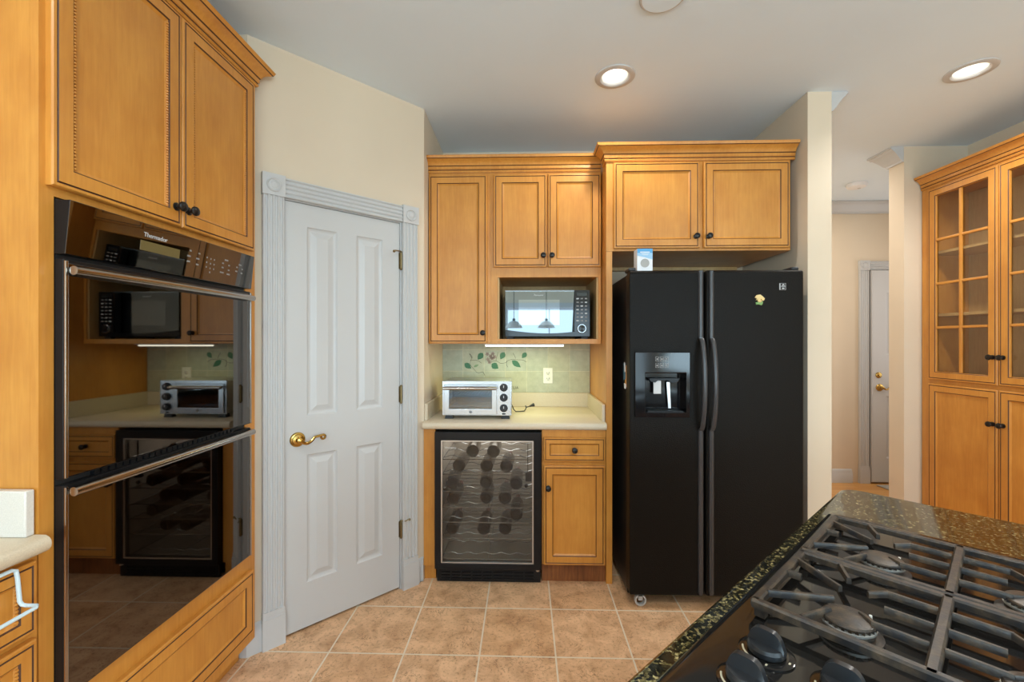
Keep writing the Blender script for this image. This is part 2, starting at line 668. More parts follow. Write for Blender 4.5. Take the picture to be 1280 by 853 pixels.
# ------------------------------------------------------------------ the setting
XL, XR, YR = -1.78, 3.06, -5.6
YB = 3.11                 # back wall


def slab(name, mat, *b):
    return struct(MB().box(*b).build(name, mat, smooth=0))


slab('floor', 'tile', XL - 0.1, XR + 0.1, YR - 0.1, 3.17, -0.06, 0.0)
slab('floor_hall', 'oak', 1.5, 4.3, 3.17, 4.47, -0.06, 0.0)
CANS = [(0.462, 2.24), (2.225, 2.24), (0.462, 0.30), (-0.75, 0.30), (2.225, 0.30), (0.462, -2.0)]  # first two are in view; the other four are added for lighting
m = MB()
yc = YR - 0.1
for ry in (-2.0, 0.30, 2.24):
    m.box(XL - 0.1, 4.3, yc, ry - 0.069, CEIL, CEIL + 0.1)
    xc = XL - 0.1
    for cx, cy in sorted(c for c in CANS if c[1] == ry):
        m.box(xc, cx - 0.069, ry - 0.069, ry + 0.069, CEIL, CEIL + 0.1)
        xc = cx + 0.069
    m.box(xc, 4.3, ry - 0.069, ry + 0.069, CEIL, CEIL + 0.1)
    yc = ry + 0.069
m.box(XL - 0.1, 4.3, yc, 4.47, CEIL, CEIL + 0.1)
struct(m.build('ceiling', 'ceiling', smooth=0))
m = MB()
m.box(XL - 0.1, XL, YR - 0.1, -4.8, 0, CEIL).box(XL - 0.1, XL, -4.8, -1.8, 0, 0.75)
m.box(XL - 0.1, XL, -4.8, -1.8, 2.25, CEIL).box(XL - 0.1, XL, -1.8, 1.89, 0, CEIL)
struct(m.build('wall_left', 'wall', smooth=0))
slab('wall_back', 'wall', -0.585, 1.66, YB, YB + 0.12, 0, CEIL)

# pantry walls: short frontal piece, the 45 degree wall with its door opening, the return to the back wall
S2 = math.sqrt(0.5)
P0 = (-1.22, 1.885)


def wall_piece(name, poly, z0=0.0, z1=CEIL):
    return struct(MB().prism(poly, z0, z1).build(name, 'wall', smooth=0))


def dw(s, off):
    """plan point at distance s along the diagonal wall, off in front of it"""
    return (P0[0] + s * S2 + off * S2, P0[1] + s * S2 - off * S2)


wall_piece('wall_pantry_left', [(XL, 1.885), (P0[0], P0[1]), dw(0.0, -0.10), (XL, 1.985)])
DL, DR, DT = 0.146, 0.746, 2.043
wall_piece('wall_diagonal', [dw(0, 0), dw(DL - 0.02, 0), dw(DL - 0.02, -0.1), dw(0.0, -0.1)])
wall_piece('wall_diagonal_right', [dw(DR + 0.02, 0), dw(0.9, 0), dw(0.9, -0.1), dw(DR + 0.02, -0.1)])
wall_piece('wall_diagonal_top', [dw(DL - 0.02, 0), dw(DR + 0.02, 0), dw(DR + 0.02, -0.1), dw(DL - 0.02, -0.1)], DT + 0.02, CEIL)
XP = P0[0] + 0.9 * S2      # return wall plane, about -0.584
wall_piece('wall_pantry_return', [(XP, 2.5214), (XP, YB), (XP - 0.1, YB), (XP - 0.1, 2.5635)])

# stub wall right of the refrigerator, the piece beside the hutch, right wall, rear wall with its windows
slab('wall_stub', 'wall', 1.533, 1.66, 2.405, YB, 0, CEIL)
slab('wall_hutch_side', 'wall', 2.632, 3.30, 3.10, 3.225, 0, CEIL)
slab('wall_hall_far', 'wall', 1.5, 4.3, 4.36, 4.47, 0, CEIL)
slab('wall_hall_left', 'wall', 1.5, 1.66, YB + 0.12, 4.36, 0, CEIL)


def wall_holes_x(name, x0, x1, y0, y1, holes):
    """wall in the x direction with window holes (x0, x1, z0, z1)"""
    m = MB()
    cur = x0
    for a, b, c, d in sorted(holes):
        m.box(cur, a, y0, y1, 0, CEIL)
        if c > 0.01:
            m.box(a, b, y0, y1, 0, c)
        m.box(a, b, y0, y1, d, CEIL)
        cur = b
    m.box(cur, x1, y0, y1, 0, CEIL)
    return struct(m.build(name, 'wall', smooth=0))


wall_holes_x('wall_rear', XL - 0.1, XR + 0.1, YR - 0.1, YR, [(-0.45, 1.70, 1.0, 2.25), (1.90, 2.80, 0.03, 2.1)])
m = MB()
m.box(XR, XR + 0.1, YR, -4.8, 0, CEIL).box(XR, XR + 0.1, -4.8, -1.8, 0, 0.75)
m.box(XR, XR + 0.1, -4.8, -1.8, 2.25, CEIL).box(XR, XR + 0.1, -1.8, 3.10, 0, CEIL)
struct(m.build('wall_right', 'wall', smooth=0))
m = MB()
m.box(4.3, 4.4, 3.1, 4.47, 0, CEIL)
struct(m.build('wall_hall_right', 'wall', smooth=0))
slab('wall_hall_front', 'wall', 3.30, 4.3, 3.10, 3.225, 0, CEIL)


def window(name, x0, x1, z0, z1, nx, nz, loc, rz):
    m = MB()
    m.frame(x0 - 0.09, x1 + 0.09, z0 - 0.09, z1 + 0.09, x0 + 0.03, x1 - 0.03, z0 + 0.03, z1 - 0.03, -0.03, 0.0)
    for i in range(1, nx):
        x = x0 + (x1 - x0) * i / nx
        w = 0.035 if (nx > 2 and i == nx // 2) else 0.012
        m.box(x - w, x + w, 0.03, 0.06, z0, z1)
    for i in range(1, nz):
        z = z0 + (z1 - z0) * i / nz
        m.box(x0, x1, 0.03, 0.06, z - 0.012, z + 0.012)
    return struct(m.build(name, 'white', loc=loc, rz=rz, smooth=0))


window('window_1', -0.45, 1.70, 1.0, 2.25, 2, 1, (0, YR, 0), PI)
bpy.data.objects['window_1'].location.x = 1.25
window('window_2', -0.45, 0.45, 0.03, 2.1, 1, 1, (2.35, YR, 0), PI)
window('window_added_right', -1.5, 1.5, 0.75, 2.25, 3, 1, (XR, -3.3, 0), -PI / 2)  # unseen window added on the right to let in more light
window('window_added_left', -1.5, 1.5, 0.75, 2.25, 3, 1, (XL, -3.3, 0), PI / 2)  # its unseen counterpart on the left, likewise added for light

# baseboards and plinths
BB = [(0.0, 0.0), (0.016, 0.0), (0.016, 0.085), (0.012, 0.092), (0.012, 0.105), (0.006, 0.118), (0.004, 0.128), (0.0, 0.132)]


def baseboard(name, path):
    return struct(MB().sweep(path, BB).build(name, 'white'))


g = 0.0008


def pt(s):
    q = dw(s, g)
    return q


baseboard('baseboard_pantry_left', [(-1.26, P0[1] - g), (P0[0] + 0.0005, P0[1] - g), pt(0.057)])
baseboard('baseboard_pantry_right', [pt(0.849), (XP + 0.0008, 2.5214 - g), (XP + 0.0008, 2.498)])
baseboard('baseboard_stub', [(1.5322, 2.49), (1.5322, 2.4042), (1.6608, 2.4042), (1.6608, 3.109)])
baseboard('baseboard_hall', [(1.70, 4.359), (3.20, 4.359)])
baseboard('baseboard_rear', [(1.76, YR + g), (XL + g, YR + g), (XL + g, -0.65)])

# crown moulding in the hall and its ends on the two wall ends
CR = [(0.0, 0.0), (0.0, -0.105), (0.010, -0.105), (0.014, -0.092), (0.022, -0.088), (0.034, -0.070), (0.052, -0.046), (0.066, -0.030), (0.074, -0.026), (0.080, -0.014), (0.088, -0.012), (0.088, 0.0)]
struct(MB().sweep([(1.70, 4.359), (4.25, 4.359)], CR, CEIL - 0.0008).build('trim_1', 'white'))
struct(MB().sweep([(1.6608, 2.4055), (1.6608, 3.109)][::-1] if False else [(1.6608, 2.4055), (1.6608, 3.23)], [(-a, b) if False else (a, b) for a, b in CR], CEIL - 0.0008).build('trim_2', 'white'))
struct(MB().sweep([(3.28, 3.2258), (2.6312, 3.2258), (2.6312, 3.101)], [(a, b) for a, b in CR], CEIL - 0.0008).build('trim_3', 'white'))

# pantry door (frame of the diagonal wall: x along it, -y towards the kitchen)
DOORLOC, DOORRZ = (P0[0], P0[1], 0), PI / 4


def panel_door(name, x0, x1, z0, z1, panels, loc, rz, y0=0.004, th=0.035):
    """flush slab with embossed panels let into its face"""
    m = MB()
    xs = sorted({x0, x1} | {v for p in panels for v in p[:2]})
    zs = sorted({z0, z1} | {v for p in panels for v in p[2:]})
    m.box(x0, x1, y0 + th - 0.01, y0 + th, z0, z1)
    for i in range(len(xs) - 1):
        for k in range(len(zs) - 1):
            a, b, c, d = xs[i], xs[i + 1], zs[k], zs[k + 1]
            if any(abs(a - p[0]) < 1e-6 and abs(b - p[1]) < 1e-6 and c >= p[2] - 1e-6 and d <= p[3] + 1e-6 for p in panels):
                continue
            m.add([(a, y0, c), (b, y0, c), (b, y0, d), (a, y0, d)], [(0, 1, 2, 3)])
    for p in panels:
        prof = [(0, y0, 0), (0.006, y0 + 0.006, 0), (0.014, y0 + 0.009, 0), (0.020, y0 + 0.009, 0), (0.046, y0 + 0.001, 0)]
        vs, fs = [], []
        for i, (s, y, _) in enumerate(prof):
            vs += [(p[0] + s, y, p[2] + s), (p[1] - s, y, p[2] + s), (p[1] - s, y, p[3] - s), (p[0] + s, y, p[3] - s)]
            if i:
                for q in range(4):
                    r = (q + 1) % 4
                    fs.append((4 * i - 4 + q, 4 * i - 4 + r, 4 * i + r, 4 * i + q))
        e = 4 * len(prof) - 4
        fs.append((e, e + 1, e + 2, e + 3))
        m.add(vs, fs)
    for a, b, c, d in ((x0, x0, z0, z1), (x1, x1, z0, z1)):
        m.add([(a, y0, c), (a, y0 + th, c), (a, y0 + th, d), (a, y0, d)], [(0, 1, 2, 3)])
    m.add([(x0, y0, z1), (x1, y0, z1), (x1, y0 + th, z1), (x0, y0 + th, z1)], [(0, 1, 2, 3)])
    m.add([(x0, y0, z0), (x1, y0, z0), (x1, y0 + th, z0), (x0, y0 + th, z0)], [(0, 1, 2, 3)])
    return struct(m.build(name, 'white', loc=loc, rz=rz, smooth=0))


def lever(parent, x, y, z, sgn=1.0, s=1.0):
    m = MB()
    m.lathe([(0.035 * s, 0), (0.035 * s, 0.004), (0.031 * s, 0.009), (0.026 * s, 0.010), (0.024 * s, 0.016), (0.014 * s, 0.020), (0.013 * s, 0.045), (0.0, 0.048)], (x, y, z), (0, -1, 0))
    h = m.build('door_handle', 'brass', parent)
    pts, rad = [], []
    for i in range(25):
        t = i / 24
        px = 0.105 * t
        pz = -0.020 * math.sin(PI * min(1, t * 1.6)) + 0.004 * t + 0.010 * t
        pts.append((x + sgn * px * s, y - 0.044 + 0.004 * t, z + pz * s))
        rad.append((0.0085 - 0.003 * t) * s)
    for i in range(1, 9):   # curled end
        a = PI / 2 - i * PI / 5
        pts.append((x + sgn * (0.105 + 0.010 * math.cos(a)) * s, y - 0.040, z + (0.014 - 0.010 + 0.010 * math.sin(a)) * s))
        rad.append(0.0055 * s)
    MB().tube(pts, rad, 10).build('lever', 'brass', h)
    return h


d1 = panel_door('door_1', DL + 0.003, DR - 0.003, 0.012, DT - 0.003,
                [(0.252, 0.398, 1.026, 1.933), (0.497, 0.643, 1.026, 1.933), (0.252, 0.398, 0.225, 0.838), (0.497, 0.643, 0.225, 0.838)],
                DOORLOC, DOORRZ)
lever(d1, 0.209, 0.004, 0.918)
for z, kind in ((1.832, 0), (1.088, 1), (0.336, 2)):
    m = MB()
    m.tube([(0.749, -0.006, z - 0.045), (0.749, -0.006, z + 0.045)], 0.0065, 10)
    m.tube([(0.749, -0.006, z + 0.045), (0.749, -0.006, z + 0.052)], [0.0085, 0.004], 10)
    m.tube([(0.749, -0.006, z - 0.045), (0.749, -0.006, z - 0.052)], [0.0085, 0.004], 10)
    m.box(0.739, 0.7485, -0.0005, 0.0035, z - 0.044, z + 0.044)
    h = m.build('hinge', 'bronze', d1)
    if kind == 0:
        MB().tube([(0.749, -0.008, z + 0.05), (0.735, -0.022, z + 0.05), (0.700, -0.030, z + 0.048), (0.697, -0.030, z + 0.044)], 0.0035, 8).ball((0.694, -0.029, z + 0.043), 0.008).build('stop_pin', 'bronze', h)
    if kind == 2:
        MB().tube([(0.749, -0.008, z + 0.05), (0.765, -0.024, z + 0.046), (0.785, -0.030, z + 0.054)], 0.0035, 8).ball((0.788, -0.030, z + 0.050), 0.007).tube([(0.749, -0.008, z + 0.05), (0.738, -0.02, z + 0.03)], 0.003, 8).build('stop_pin', 'bronze', h)

# fluted casing with corner rosettes and plinths


def fluted(x0, x1, depth=0.022):
    n = 4
    poly = [(x0, 0.0), (x0, -depth * 0.85), (x0 + 0.003, -depth)]
    w = (x1 - x0 - 0.008) / n
    for i in range(n):
        a = x0 + 0.004 + i * w
        for t, d in ((0.16, 0.0), (0.26, 0.0045), (0.42, 0.0068), (0.58, 0.0068), (0.74, 0.0045), (0.84, 0.0)):
            poly.append((a + w * t, -depth + d))
    poly += [(x1 - 0.003, -depth), (x1, -depth * 0.85), (x1, 0.0)]
    return poly


def casing(name, x0, x1, xo0, xo1, ztop, zhead, loc, rz):
    m = MB()
    m.X = Matrix.Translation((0, -0.0006, 0))
    for a, b in ((x0, xo0), (xo1, x1)):
        m.prism(fluted(a, b), 0.165, ztop)
        # plinth
        m.prism([(a - 0.003, 0), (a - 0.003, -0.029), (b + 0.003, -0.029), (b + 0.003, 0)], 0.0, 0.135)
        m.prism([(a - 0.002, 0), (a - 0.002, -0.026), (b + 0.002, -0.026), (b + 0.002, 0)], 0.135, 0.147)
        m.prism([(a - 0.001, 0), (a - 0.001, -0.024), (b + 0.001, -0.024), (b + 0.001, 0)], 0.147, 0.166)
        # rosette block
        zc, xc, hw = (ztop + zhead) / 2, (a + b) / 2, (b - a) / 2 + 0.003
        m.box(xc - hw, xc + hw, -0.027, 0, ztop, zhead + 0.004)
        r = hw * 0.66
        m.lathe([(r, 0), (r, 0.004), (r * 0.9, 0.006), (r * 0.8, 0.004), (r * 0.72, 0.001), (r * 0.55, 0.003), (r * 0.4, 0.006), (0.0, 0.0075)], (xc, -0.027, zc), (0, -1, 0), 24)
    m.prism([(p[1], p[0]) for p in fluted(ztop + 0.002, zhead - 0.002)], xo0 + 0.004, xo1 - 0.004, axis='x')
    return struct(m.build(name, 'white', loc=loc, rz=rz, smooth=0))


casing('trim_4', 0.057, 0.846, 0.146, 0.746 + 0.008, 2.045, 2.138, DOORLOC, DOORRZ)
m = MB()   # jamb lining behind the slab
m.box(DL - 0.019, DL + 0.001, 0.001, 0.099, 0, DT).box(DR - 0.001, DR + 0.019, 0.001, 0.099, 0, DT).box(DL - 0.019, DR + 0.019, 0.001, 0.099, DT, DT + 0.019)
struct(m.build('trim_5', 'white', loc=DOORLOC, rz=DOORRZ, smooth=0))
struct(MB().box(DL - 0.02, DR + 0.02, 0.06, 0.09, 0.0, DT).build('pantry_dark_sheet', 'black_matte', loc=DOORLOC, rz=DOORRZ, smooth=0))  # black sheet closing the doorway, painted for the pantry's darkness behind the door

# hall door in the far wall
d2 = panel_door('door_2', 3.365, 4.16, 0.02, 2.07, [(3.50, 3.70, 1.25, 1.85), (3.83, 4.03, 1.25, 1.85), (3.50, 3.70, 0.25, 0.85), (3.83, 4.03, 0.25, 0.85)], (0, 4.318, 0), 0.0, 0.0)
lever(d2, 3.435, 0.0, 0.935, 1.0)
MB().lathe([(0.029, 0), (0.029, 0.006), (0.022, 0.012), (0.012, 0.013), (0.010, 0.022), (0, 0.022)], (3.425, 0.0, 1.055), (0, -1, 0)).build('deadbolt', 'brass', d2)
casing('trim_6', 3.265, 4.24, 3.355, 4.17, 2.075, 2.165, (0, 4.3585, 0), 0)
mat_ = MB()
mat_.prism([(3.40, 3.95), (4.0, 3.95), (4.0, 4.26), (3.36, 4.26)], 0.001, 0.012)
tag(mat_.build('door_mat', 'mat', bevel=0.003), 'flat grey mat lying on the oak floor before the hall door', 'mat')

# tiled backsplash between the counter and the wall cabinets
bs = struct(MB().box(-0.5832, 0.462, 3.1, YB - 0.0006, 1.0195, 1.366).build('trim_backsplash', 'splash', smooth=0))
bs['label'] = 'sage green tumbled tile backsplash with a painted leafy vine above the toaster oven'


def leaf(m, x, z, L, w, ang, mi):
    pts = []
    for t, s in ((0, 0), (0.18, 0.7), (0.42, 1.0), (0.68, 0.72), (0.86, 0.32), (1.0, 0)):
        pts.append((t * L, s * w))
    full = pts + [(a, -b) for a, b in pts[-2:0:-1]]
    c, s = math.cos(ang), math.sin(ang)
    m.prism([(x + a * c - b * s, z + a * s + b * c) for a, b in full], 3.0985, 3.1002, mi, 'y')


def bpx(px, py):           # measured spot on the tile face
    k = 3.1 / F_PX
    return ((px - 655.5) * k, EYE - (py - 427.0) * k)


m = MB()
for (x0, y0, x1, y1, w, mi) in ((580.5, 455, 589, 461.5, 0.017, 0), (603.5, 442, 597, 450.5, 0.018, 0), (630.5, 441, 625.5, 450, 0.017, 0), (614.5, 455.5, 623, 461.5, 0.020, 0), (640, 451.5, 651, 460, 0.017, 0), (658, 441.5, 652.5, 448.5, 0.015, 0), (592, 459.5, 598.5, 456.5, 0.007, 1)):
    a, b = bpx(x0, y0), bpx(x1, y1)
    leaf(m, a[0], a[1], math.hypot(b[0] - a[0], b[1] - a[1]), w * 1.2, math.atan2(b[1] - a[1], b[0] - a[0]), mi)
for px, py in ((609, 443.5), (613, 446), (610, 450), (616, 443), (615, 449), (618, 447), (612, 453.5)):
    c = bpx(px, py)
    for k in range(5):
        leaf(m, c[0], c[1], 0.017, 0.0062, k * 2 * PI / 5 + px, 2)


def vine(pts, r=0.0011):
    P = [bpx(*p) for p in pts]
    out = []
    for i in range(len(P) - 1):
        a, b, c, d = P[max(0, i - 1)], P[i], P[i + 1], P[min(len(P) - 1, i + 2)]
        for k in range(6):
            t = k / 6
            out.append(tuple(0.5 * (2 * b[j] + (c[j] - a[j]) * t + (2 * a[j] - 5 * b[j] + 4 * c[j] - d[j]) * t * t + (3 * b[j] - a[j] - 3 * c[j] + d[j]) * t ** 3) for j in (0, 1)))
    out.append(P[-1])
    m.tube([(x, 3.0995, z) for x, z in out], r, 5, 3)


vine([(587, 443), (590, 447), (588, 452), (588, 457), (592, 462), (597, 467), (603, 466), (606, 470)])
vine([(588, 451.5), (593, 451), (598, 452), (602, 455)])
vine([(614, 453), (620, 452), (626, 455), (632, 454), (634, 452), (640, 450), (648, 450.5), (654, 451), (658, 453.5)])
vine([(620, 452), (621, 447), (622.5, 441)])
vine([(634, 452), (633, 456), (635, 460)])
vine([(641, 442), (643, 445), (644.5, 449)])
vine([(586.5, 443), (590, 448.5)], 0.0015)
m.build('painted_vine', ['leaf', 'leaf_pale', 'mauve', 'vine'], bs)
text('painted_word', 'CAMELIA', 0.026, 'vine', bs, (-0.095, 3.0995, 1.052), FACE)

# ------------------------------------------------------------------ cabinet parts
DOOR = [(0.0, 0.0, 0), (0.0, -0.015, 0), (0.003, -0.019, 0), (0.0095, -0.0195, 1), (0.0125, -0.0175, 1), (0.0145, -0.0195, 0),
        (0.049, -0.0195, 1), (0.0530, -0.0160, 0), (0.062, -0.0105, 0)]
DRAW = [(0.0, 0.0, 0), (0.0, -0.015, 0), (0.003, -0.019, 0), (0.008, -0.0195, 1), (0.0105, -0.0175, 1), (0.0125, -0.0195, 0),
        (0.034, -0.0195, 1), (0.0375, -0.0160, 0), (0.044, -0.0115, 0)]
CROWN = [(0.0, 0.0, 0), (0.008, 0.0, 0), (0.012, 0.008, 0), (0.008, 0.014, 1), (0.010, 0.018, 0), (0.014, 0.020, 0), (0.014, 0.036, 1), (0.018, 0.040, 0),
         (0.020, 0.044, 0), (0.024, 0.052, 0), (0.032, 0.061, 0), (0.044, 0.068, 0), (0.050, 0.071, 1), (0.054, 0.074, 0), (0.058, 0.084, 0), (0.060, 0.088, 0), (0.0, 0.088, 0)]


def knob(parent, x, z, y=-0.0195, s=1.0):
    m = MB()
    m.lathe([(0.0135 * s, 0), (0.0135 * s, 0.003), (0.007 * s, 0.006), (0.0062 * s, 0.014), (0.010 * s, 0.018), (0.0155 * s, 0.021), (0.0165 * s, 0.025), (0.0145 * s, 0.030), (0.008 * s, 0.033), (0.0, 0.0335)], (x, y, z), (0, -1, 0), 20)
    return m.build('knob', 'knob', parent)


def cab_door(parent, x0, x1, z0, z1, kn=None, prof=DOOR, name='door', bead=False, yoff=-0.001):
    m = MB()
    m.rings(x0, x1, z0, z1, [(s, y + yoff, k) for s, y, k in prof])
    d = m.build(name, ['wood', 'glaze'], parent, smooth=20)
    if kn:
        knob(d, kn[0], kn[1], -0.0195 + yoff)
    if bead:
        ins = 0.0555 if prof is DOOR else 0.040
        for x in (x0 + ins, x1 - ins):
            m = MB()
            n = int((z1 - z0 - 2 * ins) / 0.0085)
            for i in range(n):
                m.ball((x, -0.0155 + yoff, z0 + ins + 0.004 + i * 0.0085), 0.0042, 6)
            m.build('bead_trim', 'wood', d)
    return d


def cab(name, label, loc, rz, group=None):
    return thing(name, label, 'cabinet', loc, rz, group)


# --- tall oven cabinet on the left, facing the room (+x)
oc = cab('oven_cabinet', 'tall honey maple cabinet with two panelled doors above the black double oven', (-1.17, 1.017, 0), PI / 2)
m = MB()
W_, D_ = 0.842, 0.605
m.box(0, 0.018, 0.0203, D_, 0.0, 2.49).box(W_ - 0.018, W_, 0.0203, D_, 0.1, 2.49).box(0.018, W_ - 0.018, D_ - 0.012, D_, 0.1, 2.49)
m.box(0.018, W_ - 0.018, 0.0203, D_ - 0.012, 2.47, 2.49).box(0.018, W_ - 0.018, 0.0203, D_ - 0.012, 1.752, 1.772).box(0.018, W_ - 0.018, 0.0203, D_ - 0.012, 0.455, 0.475).box(0.018, W_ - 0.018, 0.0203, D_ - 0.012, 0.1, 0.118)
m.box(0.018, W_, 0.07, 0.085, 0.0, 0.1)
m.build('carcass', 'wood', oc, smooth=0)
m = MB()
m.frame(0, W_, 0.1, 2.49, 0.034, 0.776, 0.475, 1.745, -0.0006, 0.02)
m.build('face_frame', 'wood', oc, smooth=0)
cab_door(oc, 0.014, 0.4155, 1.767, 2.478, (0.391, 1.829), bead=True)
cab_door(oc, 0.4195, 0.811, 1.767, 2.478, (0.444, 1.829), bead=True)
cab_door(oc, 0.013, 0.806, 0.150, 0.412, prof=DOOR, name='drawer_front')
m = MB()
cr = [(a * 1.25, b) for a, b, *_ in CROWN]
m.sweep([(W_ + 0.0, 0.40), (W_ + 0.0, 0.0), (0.0, 0.0), (0.0, D_)][::-1], [(r[0] * 1.0, r[1], r[2]) for r in CROWN], 2.4905)
m.build('crown_moulding', ['wood', 'glaze'], oc, smooth=20)

# --- black built-in double oven
ov = thing('double_oven', 'black built-in double wall oven with mirror glass doors in the tall cabinet', 'oven', (-1.17, 1.052, 0.0), PI / 2)
OW = 0.740
m = MB()
m.box(0.004, OW - 0.004, 0.001, 0.50, 0.478, 1.742)
m.build('body', 'black_matte', ov, smooth=0)
m = MB()   # control panel leaning slightly out at its top
m.add([(0.0, -0.028, 1.602), (OW, -0.028, 1.602), (OW, -0.0415, 1.737), (0.0, -0.0415, 1.737), (0.0, 0.0, 1.602), (OW, 0.0, 1.602), (OW, 0.0, 1.737), (0.0, 0.0, 1.737)],
      [(0, 1, 2, 3), (4, 7, 6, 5), (0, 4, 5, 1), (3, 2, 6, 7), (0, 3, 7, 4), (1, 5, 6, 2)], [0, 1, 1, 1, 1, 1])
cp = m.build('control_panel', ['mirror_glass', 'black'], ov, smooth=0, bevel=0.0015)
tilt = math.atan(0.0135 / 0.135)


def on_panel(x, z):
    t = (z - 1.602) / 0.135
    return (x, -0.0288 - 0.0135 * t, z)


PR = (PI / 2 + tilt, 0, 0)
m = MB()
q = [on_panel(0.205, 1.656), on_panel(0.352, 1.656), on_panel(0.352, 1.685), on_panel(0.205, 1.685)]
m.add([(a, b + 0.0002, c) for a, b, c in q] + [(a, b + 0.0012, c) for a, b, c in q], [(0, 1, 2, 3), (4, 7, 6, 5), (0, 4, 5, 1), (1, 5, 6, 2), (2, 6, 7, 3), (3, 7, 4, 0)])
m.build('display', 'display', cp, smooth=0)
text('logo', 'Thermador', 0.0185, 'grey_mark', cp, on_panel(0.256, 1.703), PR)
m = MB()
for (x, z, w) in ((0.397, 1.692, .006), (0.437, 1.690, .006), (0.392, 1.673, .011), (0.432, 1.671, .011), (0.392, 1.655, .010), (0.432, 1.651, .009),
                  (0.475, 1.684, .003), (0.494, 1.682, .003), (0.512, 1.682, .003), (0.475, 1.667, .003), (0.494, 1.665, .003), (0.512, 1.665, .003), (0.475, 1.650, .003), (0.494, 1.648, .003), (0.512, 1.648, .003), (0.494, 1.634, .004),
                  (0.575, 1.692, .014), (0.558, 1.678, .007), (0.592, 1.675, .006), (0.558, 1.662, .008), (0.592, 1.657, .007), (0.556, 1.643, .015), (0.592, 1.641, .013),
                  (0.655, 1.688, .012), (0.638, 1.676, .006), (0.670, 1.673, .006), (0.636, 1.660, .008), (0.668, 1.657, .008)):
    a, b, c = on_panel(x, z)
    MB().box(a - w / 2 * 1.3, a + w / 2 * 1.3, b + 0.0001, b + 0.0011, c - 0.0026, c + 0.0026).build('key_mark', 'dim_mark', cp, smooth=0)


def oven_door(z0, z1, zh):
    m = MB()
    m.box(0.0, OW, -0.024, -0.0006, z0, z1)
    d = m.build('oven_door', 'black', ov, smooth=0, bevel=0.002)
    MB().rings(0.008, OW - 0.008, z0 + 0.004, z1 - 0.010, [(0, -0.0242, 0), (0, -0.0272, 0), (0.0015, -0.0278, 0)]).build('glass', 'mirror_glass', d, smooth=0)
    for x in (0.0, OW - 0.0075):
        MB().box(x, x + 0.0075, -0.030, -0.0242, z0 + 0.002, z1 - 0.004).build('edge_trim', 'chrome', d, smooth=0, bevel=0.0015)
    m = MB()
    pts = [(0.006 + (OW - 0.018) * i / 16, -0.044 - 0.006 * math.sin(PI * i / 16), zh) for i in range(17)]
    m.tube(pts, 0.0115, 14)
    for x in (0.05, OW - 0.05):
        m.box(x - 0.010, x + 0.010, -0.047, -0.0282, zh - 0.006, zh + 0.006)
    m.build('handle', 'chrome', d)


oven_door(1.040, 1.590, 1.562)
oven_door(0.488, 1.024, 1.008)
m = MB()
for i in range(26):
    m.box(0.09 + i * 0.022, 0.105 + i * 0.022, -0.012, -0.0006, 1.0225, 1.0375)
m.build('vent_strip', 'black', ov, smooth=0)
MB().box(0.0, OW, -0.008, -0.0006, 0.4785, 0.486).build('bottom_trim', 'black', ov, smooth=0)

# --- left base cabinet with its worktop
lb = cab('base_cabinet', 'honey maple drawer cabinet beside the tall oven cabinet, white wire rail on its top drawer', (-1.17, -0.648, 0), PI / 2)
LW = 1.662
m = MB()
m.box(0, LW, 0.02, 0.60, 0.1, 0.879).box(0, LW, 0.075, 0.09, 0, 0.1)
m.build('carcass', 'wood', lb, smooth=0)
m = MB()
m.box(0, LW, -0.0004, 0.0195, 0.1, 0.879)
m.build('face_frame', 'wood', lb, smooth=0)
for x0, x1 in ((1.19, 1.646), (0.62, 1.17), (0.03, 0.60)):
    for z0, z1 in ((0.700, 0.867), (0.43, 0.682), (0.14, 0.412)):
        d = cab_door(lb, x0, x1, z0, z1, ((x0 + x1) / 2, (z0 + z1) / 2), DRAW, 'drawer', bead=(x0 > 1))
ct = thing('countertop', 'beige speckled worktop ending against the tall oven cabinet', 'countertop', (-1.17, -0.648, 0.88), PI / 2)
poly = [(0.605, 0.0), (-0.022, 0.0), (-0.031, 0.005), (-0.036, 0.013), (-0.037, 0.020), (-0.036, 0.028), (-0.031, 0.035), (-0.022, 0.040), (0.605, 0.040)]
MB().prism(poly, 0.0, LW, axis='x').build('slab', 'counter', ct, smooth=40)
MB().box(LW - 0.021, LW - 0.0008, 0.004, 0.604, 0.0405, 0.150).build('side_splash', 'counter_pale', ct, bevel=0.003)
MB().box(0.0, LW - 0.0215, 0.584, 0.605, 0.0405, 0.150).build('back_splash', 'counter_pale', ct, bevel=0.003)
wr = thing('towel_rail', 'bent pale wire rail hooked over the top drawer beside the oven', 'rail', (-1.17, 0.722, 0.70), PI / 2)
pts = [(-0.23, 0, 0.172), (0.218, -0.0275, 0.1725), (0.226, -0.0275, 0.168), (0.229, -0.0275, 0.150), (0.233, -0.0275, 0.095), (0.236, -0.030, 0.086), (0.238, -0.038, 0.083), (0.238, -0.062, 0.083), (0.232, -0.068, 0.083), (0.05, -0.068, 0.079), (-0.23, -0.068, 0.079)]
pts[0] = (-0.21, -0.0275, 0.1725)
pts += [(-0.236, -0.062, 0.083), (-0.238, -0.038, 0.083), (-0.233, -0.0275, 0.095), (-0.229, -0.0275, 0.150), (-0.222, -0.0275, 0.170)]
MB().tube(pts, 0.0042, 10, closed=True).build('wire', 'wire', wr)
MB().box(-0.15, -0.135, -0.031, -0.012, 0.1682, 0.1712).build('hook', 'wire', wr)
MB().box(0.135, 0.15, -0.031, -0.012, 0.1682, 0.1712).build('hook', 'wire', wr)

